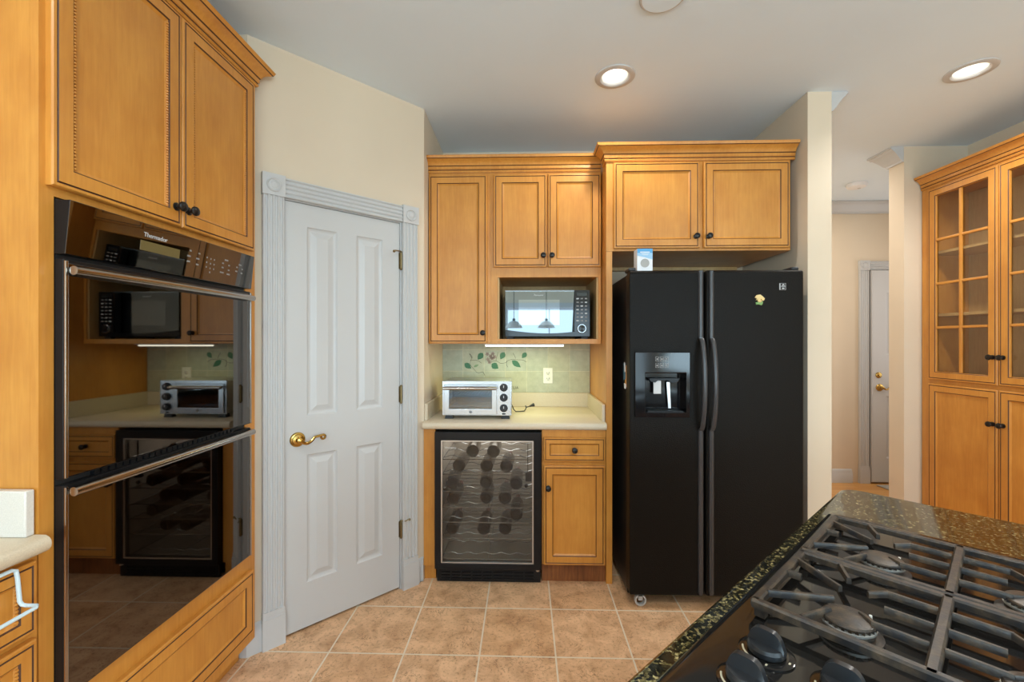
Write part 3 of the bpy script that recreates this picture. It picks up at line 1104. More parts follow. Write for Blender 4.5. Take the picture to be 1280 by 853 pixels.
# --- wall cabinets over the toaster counter
CZ = 2.405
uc = cab('wall_cabinet', 'narrow honey maple wall cabinet with one tall door beside the pantry wall', (-0.583, 2.64, 1.368), 0)
UD = YB - 2.64 - 0.001
m = MB()
m.box(0, 0.378, 0.018, UD, 0.0, CZ - 1.368)
m.box(0, 0.378, -0.0004, 0.0175, 0.0, CZ - 1.368)
m.build('carcass', 'wood', uc, smooth=0)
cab_door(uc, 0.006, 0.358, 0.005, 1.020, (0.334, 0.066))
m = MB()
m.sweep([(0.378, 0.0), (0.0, 0.0)][::-1], CROWN, CZ - 1.368 + 0.0004)
m.build('crown_moulding', ['wood', 'glaze'], uc, smooth=20)

mc = cab('microwave_cabinet', 'honey maple wall cabinet with two doors over an open niche holding the microwave', (-0.2045, 2.64, 1.368), 0)
MW = 0.666
zt = CZ - 1.368
m = MB()
m.box(0, 0.042, 0.0, UD, 0, zt).box(0.650, MW, 0.0, UD, 0, zt)
m.box(0.042, 0.650, 0.0, UD, 0.0, 0.029)
m.box(0.042, 0.650, 0.0, UD, 0.403, zt)
m.build('carcass', 'wood', mc, smooth=0)
MB().box(0.0425, 0.6495, UD - 0.012, UD, 0.0295, 0.4025).box(0.0425, 0.052, 0.01, UD - 0.0125, 0.0295, 0.4025).box(0.640, 0.6495, 0.01, UD - 0.0125, 0.0295, 0.4025).build('niche_lining', 'wood_in', mc, smooth=0)
cab_door(mc, 0.020, 0.339, 0.462, 1.020, (0.318, 0.529))
cab_door(mc, 0.347, 0.662, 0.462, 1.020, (0.369, 0.529))
m = MB()
m.sweep([(MW - 0.004, 0.0), (0.0, 0.0)][::-1], CROWN, zt + 0.0004)
m.build('crown_moulding', ['wood', 'glaze'], mc, smooth=20)

# slim fluorescent strip under the niche
fl = thing('undercabinet_light', 'slim lit fluorescent strip under the microwave niche', 'light', (0.0, 2.80, 1.367), 0)
MB().box(-0.255, 0.255, -0.03, 0.03, -0.006, -0.0006).build('housing', 'white', fl, smooth=0)
MB().tube([(-0.25, -0.005, -0.0115), (0.25, -0.005, -0.0115)], 0.0052, 12).build('tube_lamp', 'tube', fl)
fa = area('undercabinet_glow', (0.0, 2.83, 1.342), (0, 0, 0), 0.5, 0.06, 2.1, (0.90, 1.0, 0.52))

# --- cabinet over the refrigerator, with its long end panel
fc = cab('fridge_top_cabinet', 'honey maple two-door cabinet above the black refrigerator', (0.466, 2.50, 1.897), 0)
FW = 1.030
m = MB()
m.box(0.0, FW, 0.018, YB - 2.501, 0.0, CZ - 1.897).box(0.0, FW, 0.018, YB - 2.501, CZ - 1.8968, CZ - 1.897 + 0.075).box(0.0, FW, -0.0004, 0.0175, 0.0, CZ - 1.897)
m.build('carcass', 'wood', fc, smooth=0)
MB().box(0.035, FW - 0.03, 0.55, YB - 2.501, -0.022, -0.0005).build('cleat', 'wood_in', fc, smooth=0)
cab_door(fc, 0.040, 0.5195, 0.012, 0.498, (0.497, 0.076))
cab_door(fc, 0.544, 1.019, 0.012, 0.498, (0.568, 0.076))
m = MB()
m.sweep([(FW + 0.022, 0.0), (0.0, 0.0), (0.0, 0.077)][::-1], CROWN, CZ - 1.897 + 0.0004)
m.build('crown_moulding', ['wood', 'glaze'], fc, smooth=20)
ep = MB()
ep.box(0.0, 0.034, 0.0, YB - 2.501, 0.0, 1.8955)
tag(ep.build('end_panel', 'wood', loc=(0.466, 2.50, 0), smooth=0), 'tall honey maple panel standing between the counter and the refrigerator', 'panel')

# --- base cabinet right of the wine cooler, filler left of it
bc = cab('drawer_cabinet', 'honey maple base cabinet with one drawer over one door beside the wine cooler', (0.100, 2.50, 0), 0)
BW = 0.364
m = MB()
m.box(0, BW, 0.018, 0.59, 0.1, 0.878).box(0, BW, -0.0004, 0.0175, 0.108, 0.878)
m.build('carcass', 'wood', bc, smooth=0)
MB().box(0.0, BW, 0.022, 0.040, 0.0, 0.0995).build('toe_kick', 'kick', bc, smooth=0)
cab_door(bc, 0.010, 0.357, 0.700, 0.836, (0.1835, 0.768), DRAW, 'drawer')
cab_door(bc, 0.010, 0.357, 0.112, 0.676, (0.035, 0.552))
fi = MB()
fi.box(-0.5825, -0.516, 2.51, 2.53, 0.085, 0.878).box(-0.5825, -0.516, 2.5305, 2.545, 0.0, 0.0845)
tag(fi.build('filler_panel', 'wood', smooth=0), 'narrow honey maple strip filling the gap left of the wine cooler', 'panel')

# --- counter over the cooler and drawer cabinet
kc = thing('worktop', 'beige speckled worktop under the toaster oven', 'countertop', (-0.583, 2.50, 0.88), 0)
poly = [(0.608, 0.0), (-0.020, 0.0), (-0.028, 0.004), (-0.033, 0.012), (-0.034, 0.020), (-0.033, 0.028), (-0.028, 0.036), (-0.020, 0.040), (0.608, 0.040)]
MB().prism(poly, 0.0, 1.047, axis='x').build('slab', 'counter', kc, smooth=40)
MB().box(0.0005, 1.047, 0.586, 0.608, 0.0405, 0.1385).build('back_splash', 'counter', kc, bevel=0.002)
MB().box(1.029, 1.047, 0.02, 0.5855, 0.0405, 0.1385).build('side_splash', 'counter', kc, bevel=0.002)
MB().box(0.0005, 0.018, 0.03, 0.5855, 0.0405, 0.1385).build('side_splash', 'counter', kc, bevel=0.002)

# --- wall outlet
so = thing('wall_outlet', 'white duplex wall outlet on the sage tile backsplash', 'outlet', (0.167, 3.0995, 1.139), 0)
MB().rings(-0.034, 0.034, -0.056, 0.056, [(0, 0, 0), (0, -0.003, 0), (0.003, -0.0055, 0)]).build('plate', 'plate', so, smooth=0)
for s in (-1, 1):
    m = MB()
    m.lathe([(0.0165, 0), (0.0165, 0.002), (0.015, 0.003), (0, 0.003)], (0, -0.0055, s * 0.020), (0, -1, 0), 20)
    for x in (-0.0065, 0.0065):
        m.box(x - 0.0014, x + 0.0014, -0.0092, -0.0084, s * 0.020 - 0.003, s * 0.020 + 0.006, 1)
    m.ball((0, -0.0086, s * 0.020 - 0.009), 0.003, 8, 1)
    m.build('socket', ['plate', 'hole'], so)

# --- wine cooler under the counter
wc = thing('wine_cooler', 'black under-counter wine cooler with a smoked glass door', 'wine cooler', (-0.512, 2.47, 0), 0)
CW, CH = 0.608, 0.868
m = MB()
m.box(0.004, 0.022, 0.05, 0.58, 0.075, CH - 0.004).box(CW - 0.022, CW - 0.004, 0.05, 0.58, 0.075, CH - 0.004).box(0.022, CW - 0.022, 0.05, 0.58, CH - 0.03, CH - 0.004).box(0.022, CW - 0.022, 0.05, 0.58, 0.075, 0.095).box(0.022, CW - 0.022, 0.565, 0.58, 0.095, CH - 0.03)
m.build('cabinet_shell', 'black_matte', wc, smooth=0)
m = MB()
m.box(0.0225, 0.026, 0.055, 0.5645, 0.0955, CH - 0.031).box(CW - 0.026, CW - 0.0225, 0.055, 0.5645, 0.0955, CH - 0.031).box(0.0265, CW - 0.0265, 0.555, 0.5645, 0.0955, CH - 0.031).box(0.0265, CW - 0.0265, 0.055, 0.554, 0.0955, 0.100)
for i in range(30):
    z = 0.14 + i * 0.0225
    m.box(0.06, CW - 0.06, 0.5515, 0.5545, z, z + 0.006)
m.build('liner', 'cooler_in', wc, smooth=0)
m = MB()
m.frame(0, CW, 0.085, CH - 0.002, 0.036, CW - 0.044, 0.118, CH - 0.050, 0.0, 0.046)
dr = m.build('door', 'black', wc, smooth=0, bevel=0.003)
MB().frame(0.0365, CW - 0.0445, 0.1185, CH - 0.0505, 0.043, CW - 0.051, 0.124, CH - 0.056, 0.004, 0.020).build('gasket', 'steel', dr, smooth=0)
MB().box(0.0435, CW - 0.0515, 0.010, 0.014, 0.1245, CH - 0.0565).build('glass', 'smoke_glass', dr, smooth=0)
text('badge', 'Vinotemp', 0.017, 'grey_mark', dr, (0.090, 0.0088, 0.775), FACE, depth=0.0003)
MB().box(CW - 0.090, CW - 0.054, 0.06, 0.09, 0.57, 0.62).box(CW - 0.078, CW - 0.074, 0.06, 0.07, 0.62, 0.79).ball((CW - 0.085, 0.06, 0.545), 0.012, 10).build('lock', 'black', wc, smooth=30)
MB().tube([(CW - 0.02, 0.02, 0.0855), (CW - 0.02, 0.02, 0.072)], 0.010, 12).build('hinge', 'steel', wc)
m = MB()
m.box(0.01, CW - 0.004, 0.028, 0.045, 0.003, 0.082)
for r in range(3):
    for i in range(9):
        m.box(0.035 + i * 0.060, 0.085 + i * 0.060, 0.0225, 0.0275, 0.012 + r * 0.018, 0.022 + r * 0.018)
m.build('grille', 'black', wc, smooth=0)
for x in (0.04, CW - 0.04):
    for y in (0.1, 0.53):
        MB().lathe([(0.018, 0), (0.018, 0.01), (0.010, 0.012), (0.010, 0.0745)], (x, y, 0.0), (0, 0, 1), 12).build('foot', 'black_matte', wc)
SH = [0.697, 0.610, 0.511, 0.417, 0.330, 0.236, 0.115]
for z in SH:
    m = MB()
    m.tube([(0.028, 0.066, z - 0.004), (CW - 0.028, 0.066, z - 0.004)], 0.003, 6)
    for y in (0.14, 0.30, 0.48):
        pts = []
        for i in range(61):
            x = 0.028 + (CW - 0.056) * i / 60
            pts.append((x, y, z - 0.004 - 0.006 * (1 + math.cos(2 * PI * (x - 0.028) / 0.0985)) + 0.006))
        m.tube(pts, 0.0022, 5)
    for x in (0.030, 0.30, CW - 0.030):
        m.tube([(x, 0.066, z - 0.007), (x, 0.54, z - 0.007)], 0.0026, 5)
    m.build('shelf', 'silver', wc)

area('cooler_fill_added', (-0.208, 2.76, CH - 0.035), (0, 0, 0), 0.4, 0.3, 2.2, (1.0, 0.96, 0.90))  # fill light added to brighten the cooler interior, not a visible lamp

# bottles lying on the wire shelves
bot = thing('wine_bottle', 'dark wine bottle lying on the top wire shelf left of the middle', 'bottle', (0, 0, 0), 0, 'wine bottles lying in the cooler')
MB().lathe([(0.0, 0.006), (0.022, 0.003), (0.034, 0.0), (0.0375, 0.004), (0.0375, 0.175), (0.034, 0.195), (0.024, 0.215), (0.015, 0.232), (0.0145, 0.292), (0.0, 0.292)], (0, 0, 0), (0, 1, 0), 24).build('glass', 'bottle', bot)
MB().lathe([(0.0152, 0.24), (0.0152, 0.294), (0.0, 0.2945)], (0, 0, 0), (0, 1, 0), 16).build('foil', 'foil', bot)
MB().lathe([(0.018, -0.0005), (0.024, -0.0035), (0.030, -0.0035), (0.033, -0.0005)], (0, 0, 0), (0, 1, 0), 24).build('base_ring', 'bottle', bot)
BOT = [(-0.306, 0, 'left bottle on the top rack'), (-0.182, 0, 'right bottle on the top rack'),
       (-0.106, 1, 'right bottle on the second rack down'), (-0.223, 1, 'middle bottle on the second rack down'), (-0.387, 1, 'left bottle on the second rack down'),
       (-0.425, 2, 'left bottle on the third rack down'), (-0.225, 2, 'middle bottle on the third rack down'), (-0.049, 2, 'right bottle on the third rack down'),
       (-0.420, 3, 'left bottle on the fourth rack down'), (-0.226, 3, 'middle bottle on the fourth rack down'), (-0.115, 3, 'right bottle on the fourth rack down'),
       (-0.049, 4, 'only bottle on the third rack from the bottom'),
       (-0.427, 5, 'left bottle on the second lowest rack'), (-0.242, 5, 'middle bottle on the second lowest rack'), (-0.115, 5, 'right bottle on the second lowest rack')]
for i, (x, s, txt) in enumerate(BOT):
    o = bot if i == 0 else copy_tree(bot)
    o.location = (x, 2.552 + random.uniform(0, 0.03), SH[s] + 0.0385)
    o.rotation_euler = (0, random.uniform(0, 6.28), random.uniform(-0.05, 0.05))
    o['label'] = 'dark wine bottle in the cooler, ' + txt

# --- toaster oven
to = thing('toaster_oven', 'silver toaster oven with three dark dials on the beige worktop', 'toaster oven', (-0.488, 2.58, 0.921), 0)
TW = 0.412
m = MB()
m.box(0.004, TW - 0.004, 0.290, 0.295, 0.026, 0.222).box(0.004, TW - 0.004, 0.0105, 0.295, 0.2165, 0.222).box(0.004, TW - 0.004, 0.0105, 0.29, 0.026, 0.032).box(0.004, 0.010, 0.0105, 0.29, 0.032, 0.2165).box(TW - 0.010, TW - 0.004, 0.0105, 0.29, 0.032, 0.2165).box(0.315, 0.320, 0.0105, 0.29, 0.032, 0.2165)
m.build('body', 'steel', to, smooth=0)
m = MB()
m.frame(0.0, TW, 0.022, 0.226, 0.020, 0.315, 0.045, 0.205, 0.0, 0.010)
m.build('front_frame', 'silver', to, smooth=0, bevel=0.003)
m = MB()
m.frame(0.012, 0.325, 0.028, 0.205, 0.042, 0.295, 0.062, 0.178, -0.012, -0.0006)
td = m.build('door', 'silver', to, smooth=0, bevel=0.002)
MB().box(0.0425, 0.2945, -0.008, -0.005, 0.0625, 0.1775).build('glass', 'toast_glass', td, smooth=0)
m = MB()
m.tube([(0.010, -0.038, 0.186), (0.327, -0.038, 0.186)], 0.0095, 14)
m.box(0.016, 0.030, -0.038, -0.0125, 0.180, 0.192).box(0.307, 0.321, -0.038, -0.0125, 0.180, 0.192)
m.build('handle', 'chrome', td)
MB().lathe([(0.009, 0), (0.009, 0.0006), (0.0072, 0.0008), (0.0072, 0.0004), (0, 0.0004)], (0.170, -0.0122, 0.044), (0, -1, 0), 20).build('emblem', 'dim_mark', td)
for z in (0.188, 0.128, 0.066):
    m = MB()
    m.lathe([(0.0235, 0), (0.0235, 0.003), (0.020, 0.005), (0.0185, 0.018), (0.016, 0.020), (0, 0.020)], (0.366, -0.0005, z), (0, -1, 0), 24)
    m.box(0.364, 0.368, -0.0225, -0.0202, z, z + 0.014, 1)
    m.build('dial', ['black_matte', 'grey_mark'], to)
MB().box(0.356, 0.376, -0.003, -0.0005, 0.028, 0.036).build('power_button', 'black', to, bevel=0.001)
for x in (0.012, TW - 0.062):
    for y in (0.015, 0.245):
        MB().prism([(x, 0.0), (x + 0.050, 0.0), (x + 0.046, 0.0215), (x + 0.004, 0.0215)], y, y + 0.035, axis='y').build('foot', 'black_matte', to)
m = MB()
for i in range(15):
    m.tube([(0.03 + i * 0.019, 0.02, 0.135), (0.03 + i * 0.019, 0.28, 0.135)], 0.0018, 5)
m.tube([(0.016, 0.02, 0.135), (0.310, 0.02, 0.135)], 0.003, 6).tube([(0.016, 0.28, 0.135), (0.310, 0.28, 0.135)], 0.003, 6)
m.build('rack', 'steel', to)
MB().frame(0.030, 0.300, 0.04, 0.27, 0.040, 0.290, 0.05, 0.26, 0, 0.014).build('tray', 'steel', to)
tr = kids(to)[-1]
tr.rotation_euler = (PI / 2, 0, 0)
tr.location = (0, 0.30, 0.075)
for o_ in [tr]:
    o_.rotation_euler = (-PI / 2, 0, 0)
    o_.location = (0, 0.0, 0.078)
MB().box(0.036, 0.294, 0.046, 0.264, 0.064, 0.066).build('tray_base', 'steel', to)
pts = [(TW - 0.004, 0.24, 0.05), (TW + 0.006, 0.25, 0.02), (TW + 0.02, 0.26, 0.004), (TW + 0.05, 0.27, 0.004), (TW + 0.075, 0.285, 0.004), (TW + 0.085, 0.32, 0.012), (TW + 0.088, 0.335, 0.028), (TW + 0.083, 0.33, 0.032), (TW + 0.090, 0.33, 0.022), (TW + 0.11, 0.345, 0.026)]
MB().tube(pts, 0.0033, 8).tube([(TW + 0.11, 0.345, 0.026), (TW + 0.125, 0.355, 0.030), (TW + 0.14, 0.362, 0.034)], [0.0045, 0.008, 0.0125], 10).build('cord', 'black_matte', to)

# --- microwave in the niche
mw = thing('microwave', 'black microwave with a mirrored door standing in the open cabinet niche', 'microwave', (-0.120, 2.675, 1.398), 0)
mw_w, mw_h = 0.522, 0.300
m = MB()
m.box(0.003, mw_w - 0.003, 0.012, 0.40, 0.014, mw_h)
m.build('body', 'black', mw, bevel=0.004)
for x in (0.010, mw_w - 0.052):
    for y in (0.03, 0.33):
        MB().prism([(x, 0.0), (x + 0.002, 0.013), (x + 0.040, 0.013), (x + 0.042, 0.0)], y, y + 0.03, axis='y').build('foot', 'black_matte', mw)
arc = [(0.003 + (mw_w - 0.006) * i / 24, 0.056 - 0.022 * math.sin(PI * i / 24)) for i in range(25)]
split = 0.424
md = MB().prism([(x, z) for x, z in arc if x <= split] + [(split, mw_h - 0.003), (0.003, mw_h - 0.003)], 0.0, 0.0115, axis='y').build('door', 'micro_glass', mw, smooth=0)
MB().frame(0.003, split, mw_h - 0.009, mw_h - 0.003, 0.004, split - 0.001, mw_h - 0.008, mw_h - 0.004, -0.001, -0.0002).build('top_trim', 'silver', md)
text('logo', 'Panasonic', 0.0145, 'grey_mark', md, (0.208, -0.0006, mw_h - 0.032), FACE, depth=0.0003)
MB().box(0.085, 0.335, -0.0006, -0.0001, 0.085, 0.240).build('door_window', 'micro_window', md, smooth=0)
pn = MB().prism([(split + 0.002, 0.046)] + [(x, z) for x, z in arc if x > split + 0.002] + [(mw_w - 0.003, mw_h - 0.003), (split + 0.002, mw_h - 0.003)], 0.0, 0.0115, axis='y').build('control_panel', 'black_gloss', mw, smooth=0)
m = MB()
m.box(0.440, 0.500, -0.0008, -0.0001, 0.262, 0.283)
m.build('display', 'screen', pn, smooth=0)
m = MB()
for r in range(7):
    for c in range(3):
        x, z = 0.445 + c * 0.0255, 0.246 - r * 0.0225
        m.box(x - 0.007, x + 0.007, -0.0008, -0.0001, z - 0.0035, z + 0.0035, 1 if (r + c) % 3 else 0)
m.build('keys', ['grey_mark', 'dim_mark'], pn, smooth=0)
MB().lathe([(0.028, 0), (0.028, 0.006), (0.0255, 0.009), (0.0225, 0.009, 1), (0.0215, 0.016, 1), (0.0, 0.017, 1)], (0.470, -0.0004, 0.063), (0, -1, 0), 28).build('dial', ['silver', 'black_gloss'], pn)
MB().prism([(0.003, 0.016)] + [(mw_w - 0.003, 0.016)] + [(x, z - 0.0008) for x, z in arc][::-1], 0.001, 0.0115, axis='y').build('lower_band', 'black_gloss', mw, smooth=0)

# --- refrigerator
fr = thing('refrigerator', 'black side-by-side refrigerator with a water dispenser in its left door', 'refrigerator', (0.546, 2.28, 0), 0)
RW = 0.891
m = MB()
m.box(0.006, RW - 0.006, 0.078, 0.78, 0.03, 1.742)
m.build('body', 'black', fr, bevel=0.006)
HX0, HX1, HZ0, HZ1 = 0.075, 0.292, 1.010, 1.222
m = MB()
m.frame(0.0, 0.382, 0.062, 1.752, HX0, HX1, HZ0, HZ1, 0.0, 0.072)
fl_ = m.build('freezer_door', 'fridge', fr, bevel=0.014, seg=4, smooth=40)
m = MB()
m.box(0.392, RW, 0.0, 0.072, 0.062, 1.752)
frd = m.build('fridge_door', 'fridge', fr, bevel=0.014, seg=4, smooth=40)


def fridge_handle(parent, x0, x1):
    m = MB()
    xc = (x0 + x1) / 2
    pts, rad = [], []
    # flat trim strips above and below, bowed grip in the middle
    for z0, z1 in ((1.395, 1.748), (0.075, 0.930)):
        poly = [(x0, 0.0)] + [(x0 + (x1 - x0) * i / 10, -0.004 - 0.010 * math.sin(PI * i / 10) ** 0.6) for i in range(11)] + [(x1, 0.0)]
        m.prism(poly, z0 + 0.008, z1 - 0.008)
        for ze, sg in ((z0 + 0.008, -1), (z1 - 0.008, 1)):
            m.prism([(x0 + 0.003, 0), (x1 - 0.003, 0), (x1 - 0.005, -0.009), (x0 + 0.005, -0.009)], min(ze, ze + sg * 0.008), max(ze, ze + sg * 0.008))
    n = 28
    for i in range(n + 1):
        t = i / n
        pts.append((xc, -0.012 - 0.046 * math.sin(PI * t) ** 0.55, 0.925 + 0.475 * t))
    vs, fs = [], []
    for i, p in enumerate(pts):
        w, d = (x1 - x0) / 2 * 0.95, 0.010
        for k in range(12):
            a = 2 * PI * k / 12
            vs.append((p[0] + w * math.cos(a), p[1] + d * math.sin(a), p[2]))
    for i in range(n):
        for k in range(12):
            j = (k + 1) % 12
            fs.append((i * 12 + k, i * 12 + j, (i + 1) * 12 + j, (i + 1) * 12 + k))
    fs += [tuple(range(12))[::-1], tuple(n * 12 + k for k in range(12))]
    m.add(vs, fs)
    return m.build('handle', 'handle_dark', parent, smooth=40)


fridge_handle(fl_, 0.350, 0.377)
fridge_handle(frd, 0.404, 0.431)
m = MB()
m.frame(0.025, 0.306, 0.990, 1.330, HX0 + 0.004, HX1 - 0.004, HZ0 + 0.004, HZ1 - 0.004, -0.010, -0.0006)
ds = m.build('dispenser', 'black_gloss', fl_, bevel=0.004)
m = MB()
m.rings(HX0 + 0.0008, HX1 - 0.0008, HZ0 + 0.0008, HZ1 - 0.0008, [(0, 0.001, 0), (0.001, 0.055, 0), (0.002, 0.060, 0)])
m2 = MB()
a0, a1, c0, c1 = HX0 + 0.001, HX1 - 0.001, HZ0 + 0.001, HZ1 - 0.001
m2.add([(a0, 0.001, c0), (a1, 0.001, c0), (a1, 0.001, c1), (a0, 0.001, c1), (a0 + .012, 0.060, c0 + .006), (a1 - .012, 0.060, c0 + .006), (a1 - .012, 0.060, c1), (a0 + .012, 0.060, c1)],
       [(0, 1, 5, 4), (1, 2, 6, 5), (2, 3, 7, 6), (3, 0, 4, 7), (4, 5, 6, 7)])
m2.build('cavity', 'black_gloss', ds, smooth=0)
MB().prism([(0.105, 1.190), (0.262, 1.190), (0.250, 1.172), (0.222, 1.166), (0.205, 1.180), (0.150, 1.180), (0.135, 1.168), (0.112, 1.174)], 0.012, 0.050, axis='y').build('spout', 'black', ds)
MB().box(0.130, 0.170, 0.024, 0.030, 1.108, 1.178).build('ice_paddle', 'grey_mark', ds, bevel=0.002)
MB().prism([(0.203, 1.168), (0.219, 1.168), (0.226, 1.030), (0.212, 1.030)], 0.040, 0.046, axis='y').build('water_paddle', 'steel', ds)
MB().prism([(0.086, 1.0125), (0.281, 1.0125), (0.272, 1.024), (0.095, 1.024)], -0.004, 0.05, axis='y').build('drip_tray', 'black', ds)
m = MB()
for r in range(2):
    for c in range(3):
        x, z = 0.139 + c * 0.0235, 1.292 - r * 0.033
        m.frame(x - 0.009, x + 0.009, z - 0.012, z + 0.012, x - 0.0075, x + 0.0075, z - 0.0105, z + 0.0105, -0.0112, -0.0104)
        m.box(x - 0.004, x + 0.004, -0.0112, -0.0104, z - 0.005, z + 0.004)
m.build('keys', 'dim_mark', ds, smooth=0)
m = MB()
m.frame(0.764, 0.796, 1.648, 1.682, 0.765, 0.795, 1.649, 1.681, -0.0022, -0.0005)
m.box(0.766, 0.769, -0.0022, -0.0005, 1.650, 1.680).prism([(0.774, 1.670), (0.792, 1.670), (0.784, 1.679)], -0.0022, -0.0005, axis='y').box(0.773, 0.793, -0.0022, -0.0005, 1.664, 1.667).box(0.777, 0.789, -0.0022, -0.0005, 1.653, 1.659)
m.build('badge', 'grey_mark', frd, smooth=0)
for x in (0.018, RW - 0.030):
    MB().box(x - 0.016, x + 0.022, 0.030, 0.12, 1.7525, 1.772).build('hinge_cap', 'black_matte', fr, bevel=0.006)
m = MB()
for i in range(24):
    m.box(0.10 + i * 0.031, 0.12 + i * 0.031, 0.082, 0.085, 0.032, 0.058)
m.box(0.02, RW - 0.02, 0.0775, 0.0815, 0.0305, 0.060)
m.build('toe_grille', 'black_matte', fr, smooth=0)
for x in (0.060, RW - 0.060):
    m = MB()
    m.lathe([(0.022, -0.010), (0.030, -0.010), (0.030, 0.010), (0.022, 0.010), (0.022, -0.010)], (x, 0.022, 0.031), (0, 1, 0), 24, 0, False)
    m.box(x - 0.011, x + 0.011, 0.012, 0.032, 0.031, 0.0612)
    m.build('roller', 'box_grey', fr)

# shell-shaped magnet on the refrigerator door
mg = thing('fridge_magnet', 'small yellow flower magnet with green base on the right refrigerator door', 'magnet', (0.546 + 0.662, 2.2795, 1.597), 0)
m = MB()
m.prism([(-0.026, 0.010), (-0.016, 0.024), (0.002, 0.027), (0.014, 0.018), (0.026, 0.006), (0.020, -0.006), (0.012, -0.004), (-0.006, 0.004), (-0.020, -0.004), (-0.014, 0.006)], -0.009, -0.0004, axis='y')
m.build('petals', 'yellow', mg, bevel=0.003)
m = MB()
m.ball((0.0, -0.007, -0.002), 0.013, 10, 0, (1, 0.5, 1)).ball((0.004, -0.012, 0.000), 0.004, 8, 1)
m.build('flower_centre', ['yellow', 'ochre'], mg)
MB().prism([(-0.020, -0.012), (0.018, -0.008), (0.016, -0.020), (0.010, -0.030), (-0.004, -0.024), (-0.018, -0.026)], -0.006, -0.0004, axis='y').build('leaves', 'green', mg, bevel=0.002)

# paper scraps held by a magnet on the refrigerator's left side
ps = thing('picture_magnet', 'orange and blue picture magnet on the left flank of the refrigerator', 'magnet', (0.5512, 2.40, 1.20), 0)
MB().prism([(0.00, 0.05), (-0.045, 0.055), (-0.055, 0.00), (-0.04, -0.065), (-0.01, -0.055)], -0.004, -0.0004, axis='x').build('orange_card', 'orange', ps)
MB().prism([(0.02, 0.062), (-0.025, 0.06), (-0.03, -0.02), (0.015, -0.03)], -0.007, -0.0045, axis='x').build('blue_card', 'blue', ps)
MB().prism([(-0.012, 0.070), (-0.028, 0.064), (-0.036, 0.02), (-0.022, 0.016)], -0.0095, -0.0075, axis='x').prism([(-0.010, -0.045), (-0.036, -0.048), (-0.034, -0.072), (-0.016, -0.072)], -0.0095, -0.0045, axis='x').build('white_card', 'box_white', ps)

# small product box on top of the refrigerator
bx = thing('product_box', 'small blue and white carton standing on top of the refrigerator', 'box', (0.634, 2.315, 1.7527), 0)
m = MB()
bw, bh, bd = 0.040, 0.118, 0.07
m.box(-bw, bw, 0.0, bd, 0.0, bh, 0)
b_ = m.build('carton', 'box_white', bx, smooth=0)
m = MB()
m.box(-bw, bw, -0.0012, -0.0002, bh * 0.82, bh, 0).prism([(-bw, bh * 0.819), (-bw, bh * 0.70), (0.0, bh * 0.62), (bw, bh * 0.52), (bw, bh * 0.819)], -0.0012, -0.0002, 1, 'y')
m.box(-bw, bw, 0.0, bd, bh + 0.0002, bh + 0.001, 0)
m.build('blue_print', ['box_blue', 'box_pale'], b_, smooth=0)
m = MB()
m.box(-0.025, 0.025, -0.0020, -0.0014, bh * 0.83, bh * 0.87).box(-0.018, 0.020, -0.0020, -0.0014, bh * 0.765, bh * 0.785).box(-0.012, 0.016, -0.0020, -0.0014, bh * 0.72, bh * 0.735)
m.build('print_lines', 'box_white', b_, smooth=0)
m = MB()
m.lathe([(0.023, 0), (0.023, 0.001), (0.020, 0.001), (0.020, 0.0006)], (0.0, -0.0014, bh * 0.36), (0, -1, 0), 24)
m.prism([(-0.015, bh * .27), (-0.006, bh * .25), (0.010, bh * .36), (0.013, bh * .43), (-0.012, bh * .42)], -0.0024, -0.0016, axis='y')
m.build('round_print', 'box_grey', b_)

# ------------------------------------------------------------------ hutch on the right wall
hu = cab('hutch', 'honey maple hutch with glazed upper doors against the right wall', (2.75, 3.092, 0), -PI / 2)
HW, HD, HT = 1.00, 0.305, 2.42
m = MB()
m.box(0, 0.02, 0.0, HD, 0, HT).box(HW - 0.02, HW, 0.0, HD, 0, HT).box(0.02, HW - 0.02, HD - 0.012, HD, 0.1, HT).box(0.02, HW - 0.02, 0.0, HD - 0.012, 0.1, 0.12).box(0.02, HW - 0.02, 0.0, HD - 0.012, 1.105, 1.125).box(0.02, HW - 0.02, 0.0, HD - 0.012, HT - 0.02, HT).box(0.02, HW - 0.02, 0.06, 0.075, 0, 0.1)
m.build('carcass', 'wood', hu, smooth=0)
m = MB()
m.frame(0, HW, 0.1, HT, 0.062, HW - 0.062, 1.13, 2.39, -0.0006, -0.0001)
m.box(0.0, 0.060, -0.003, -0.0007, 0.1, HT).box(0.0, HW, -0.002, -0.0007, 1.100, 1.124)
m.build('face_frame', 'wood', hu, smooth=0)
MB().box(0.021, HW - 0.021, HD - 0.016, HD - 0.0125, 1.126, HT - 0.021).build('back_lining', 'wood_in', hu, smooth=0)
for z in (1.55, 1.97):
    MB().box(0.021, HW - 0.021, 0.03, HD - 0.017, z, z + 0.018).build('shelf', 'wood_in', hu, smooth=0)


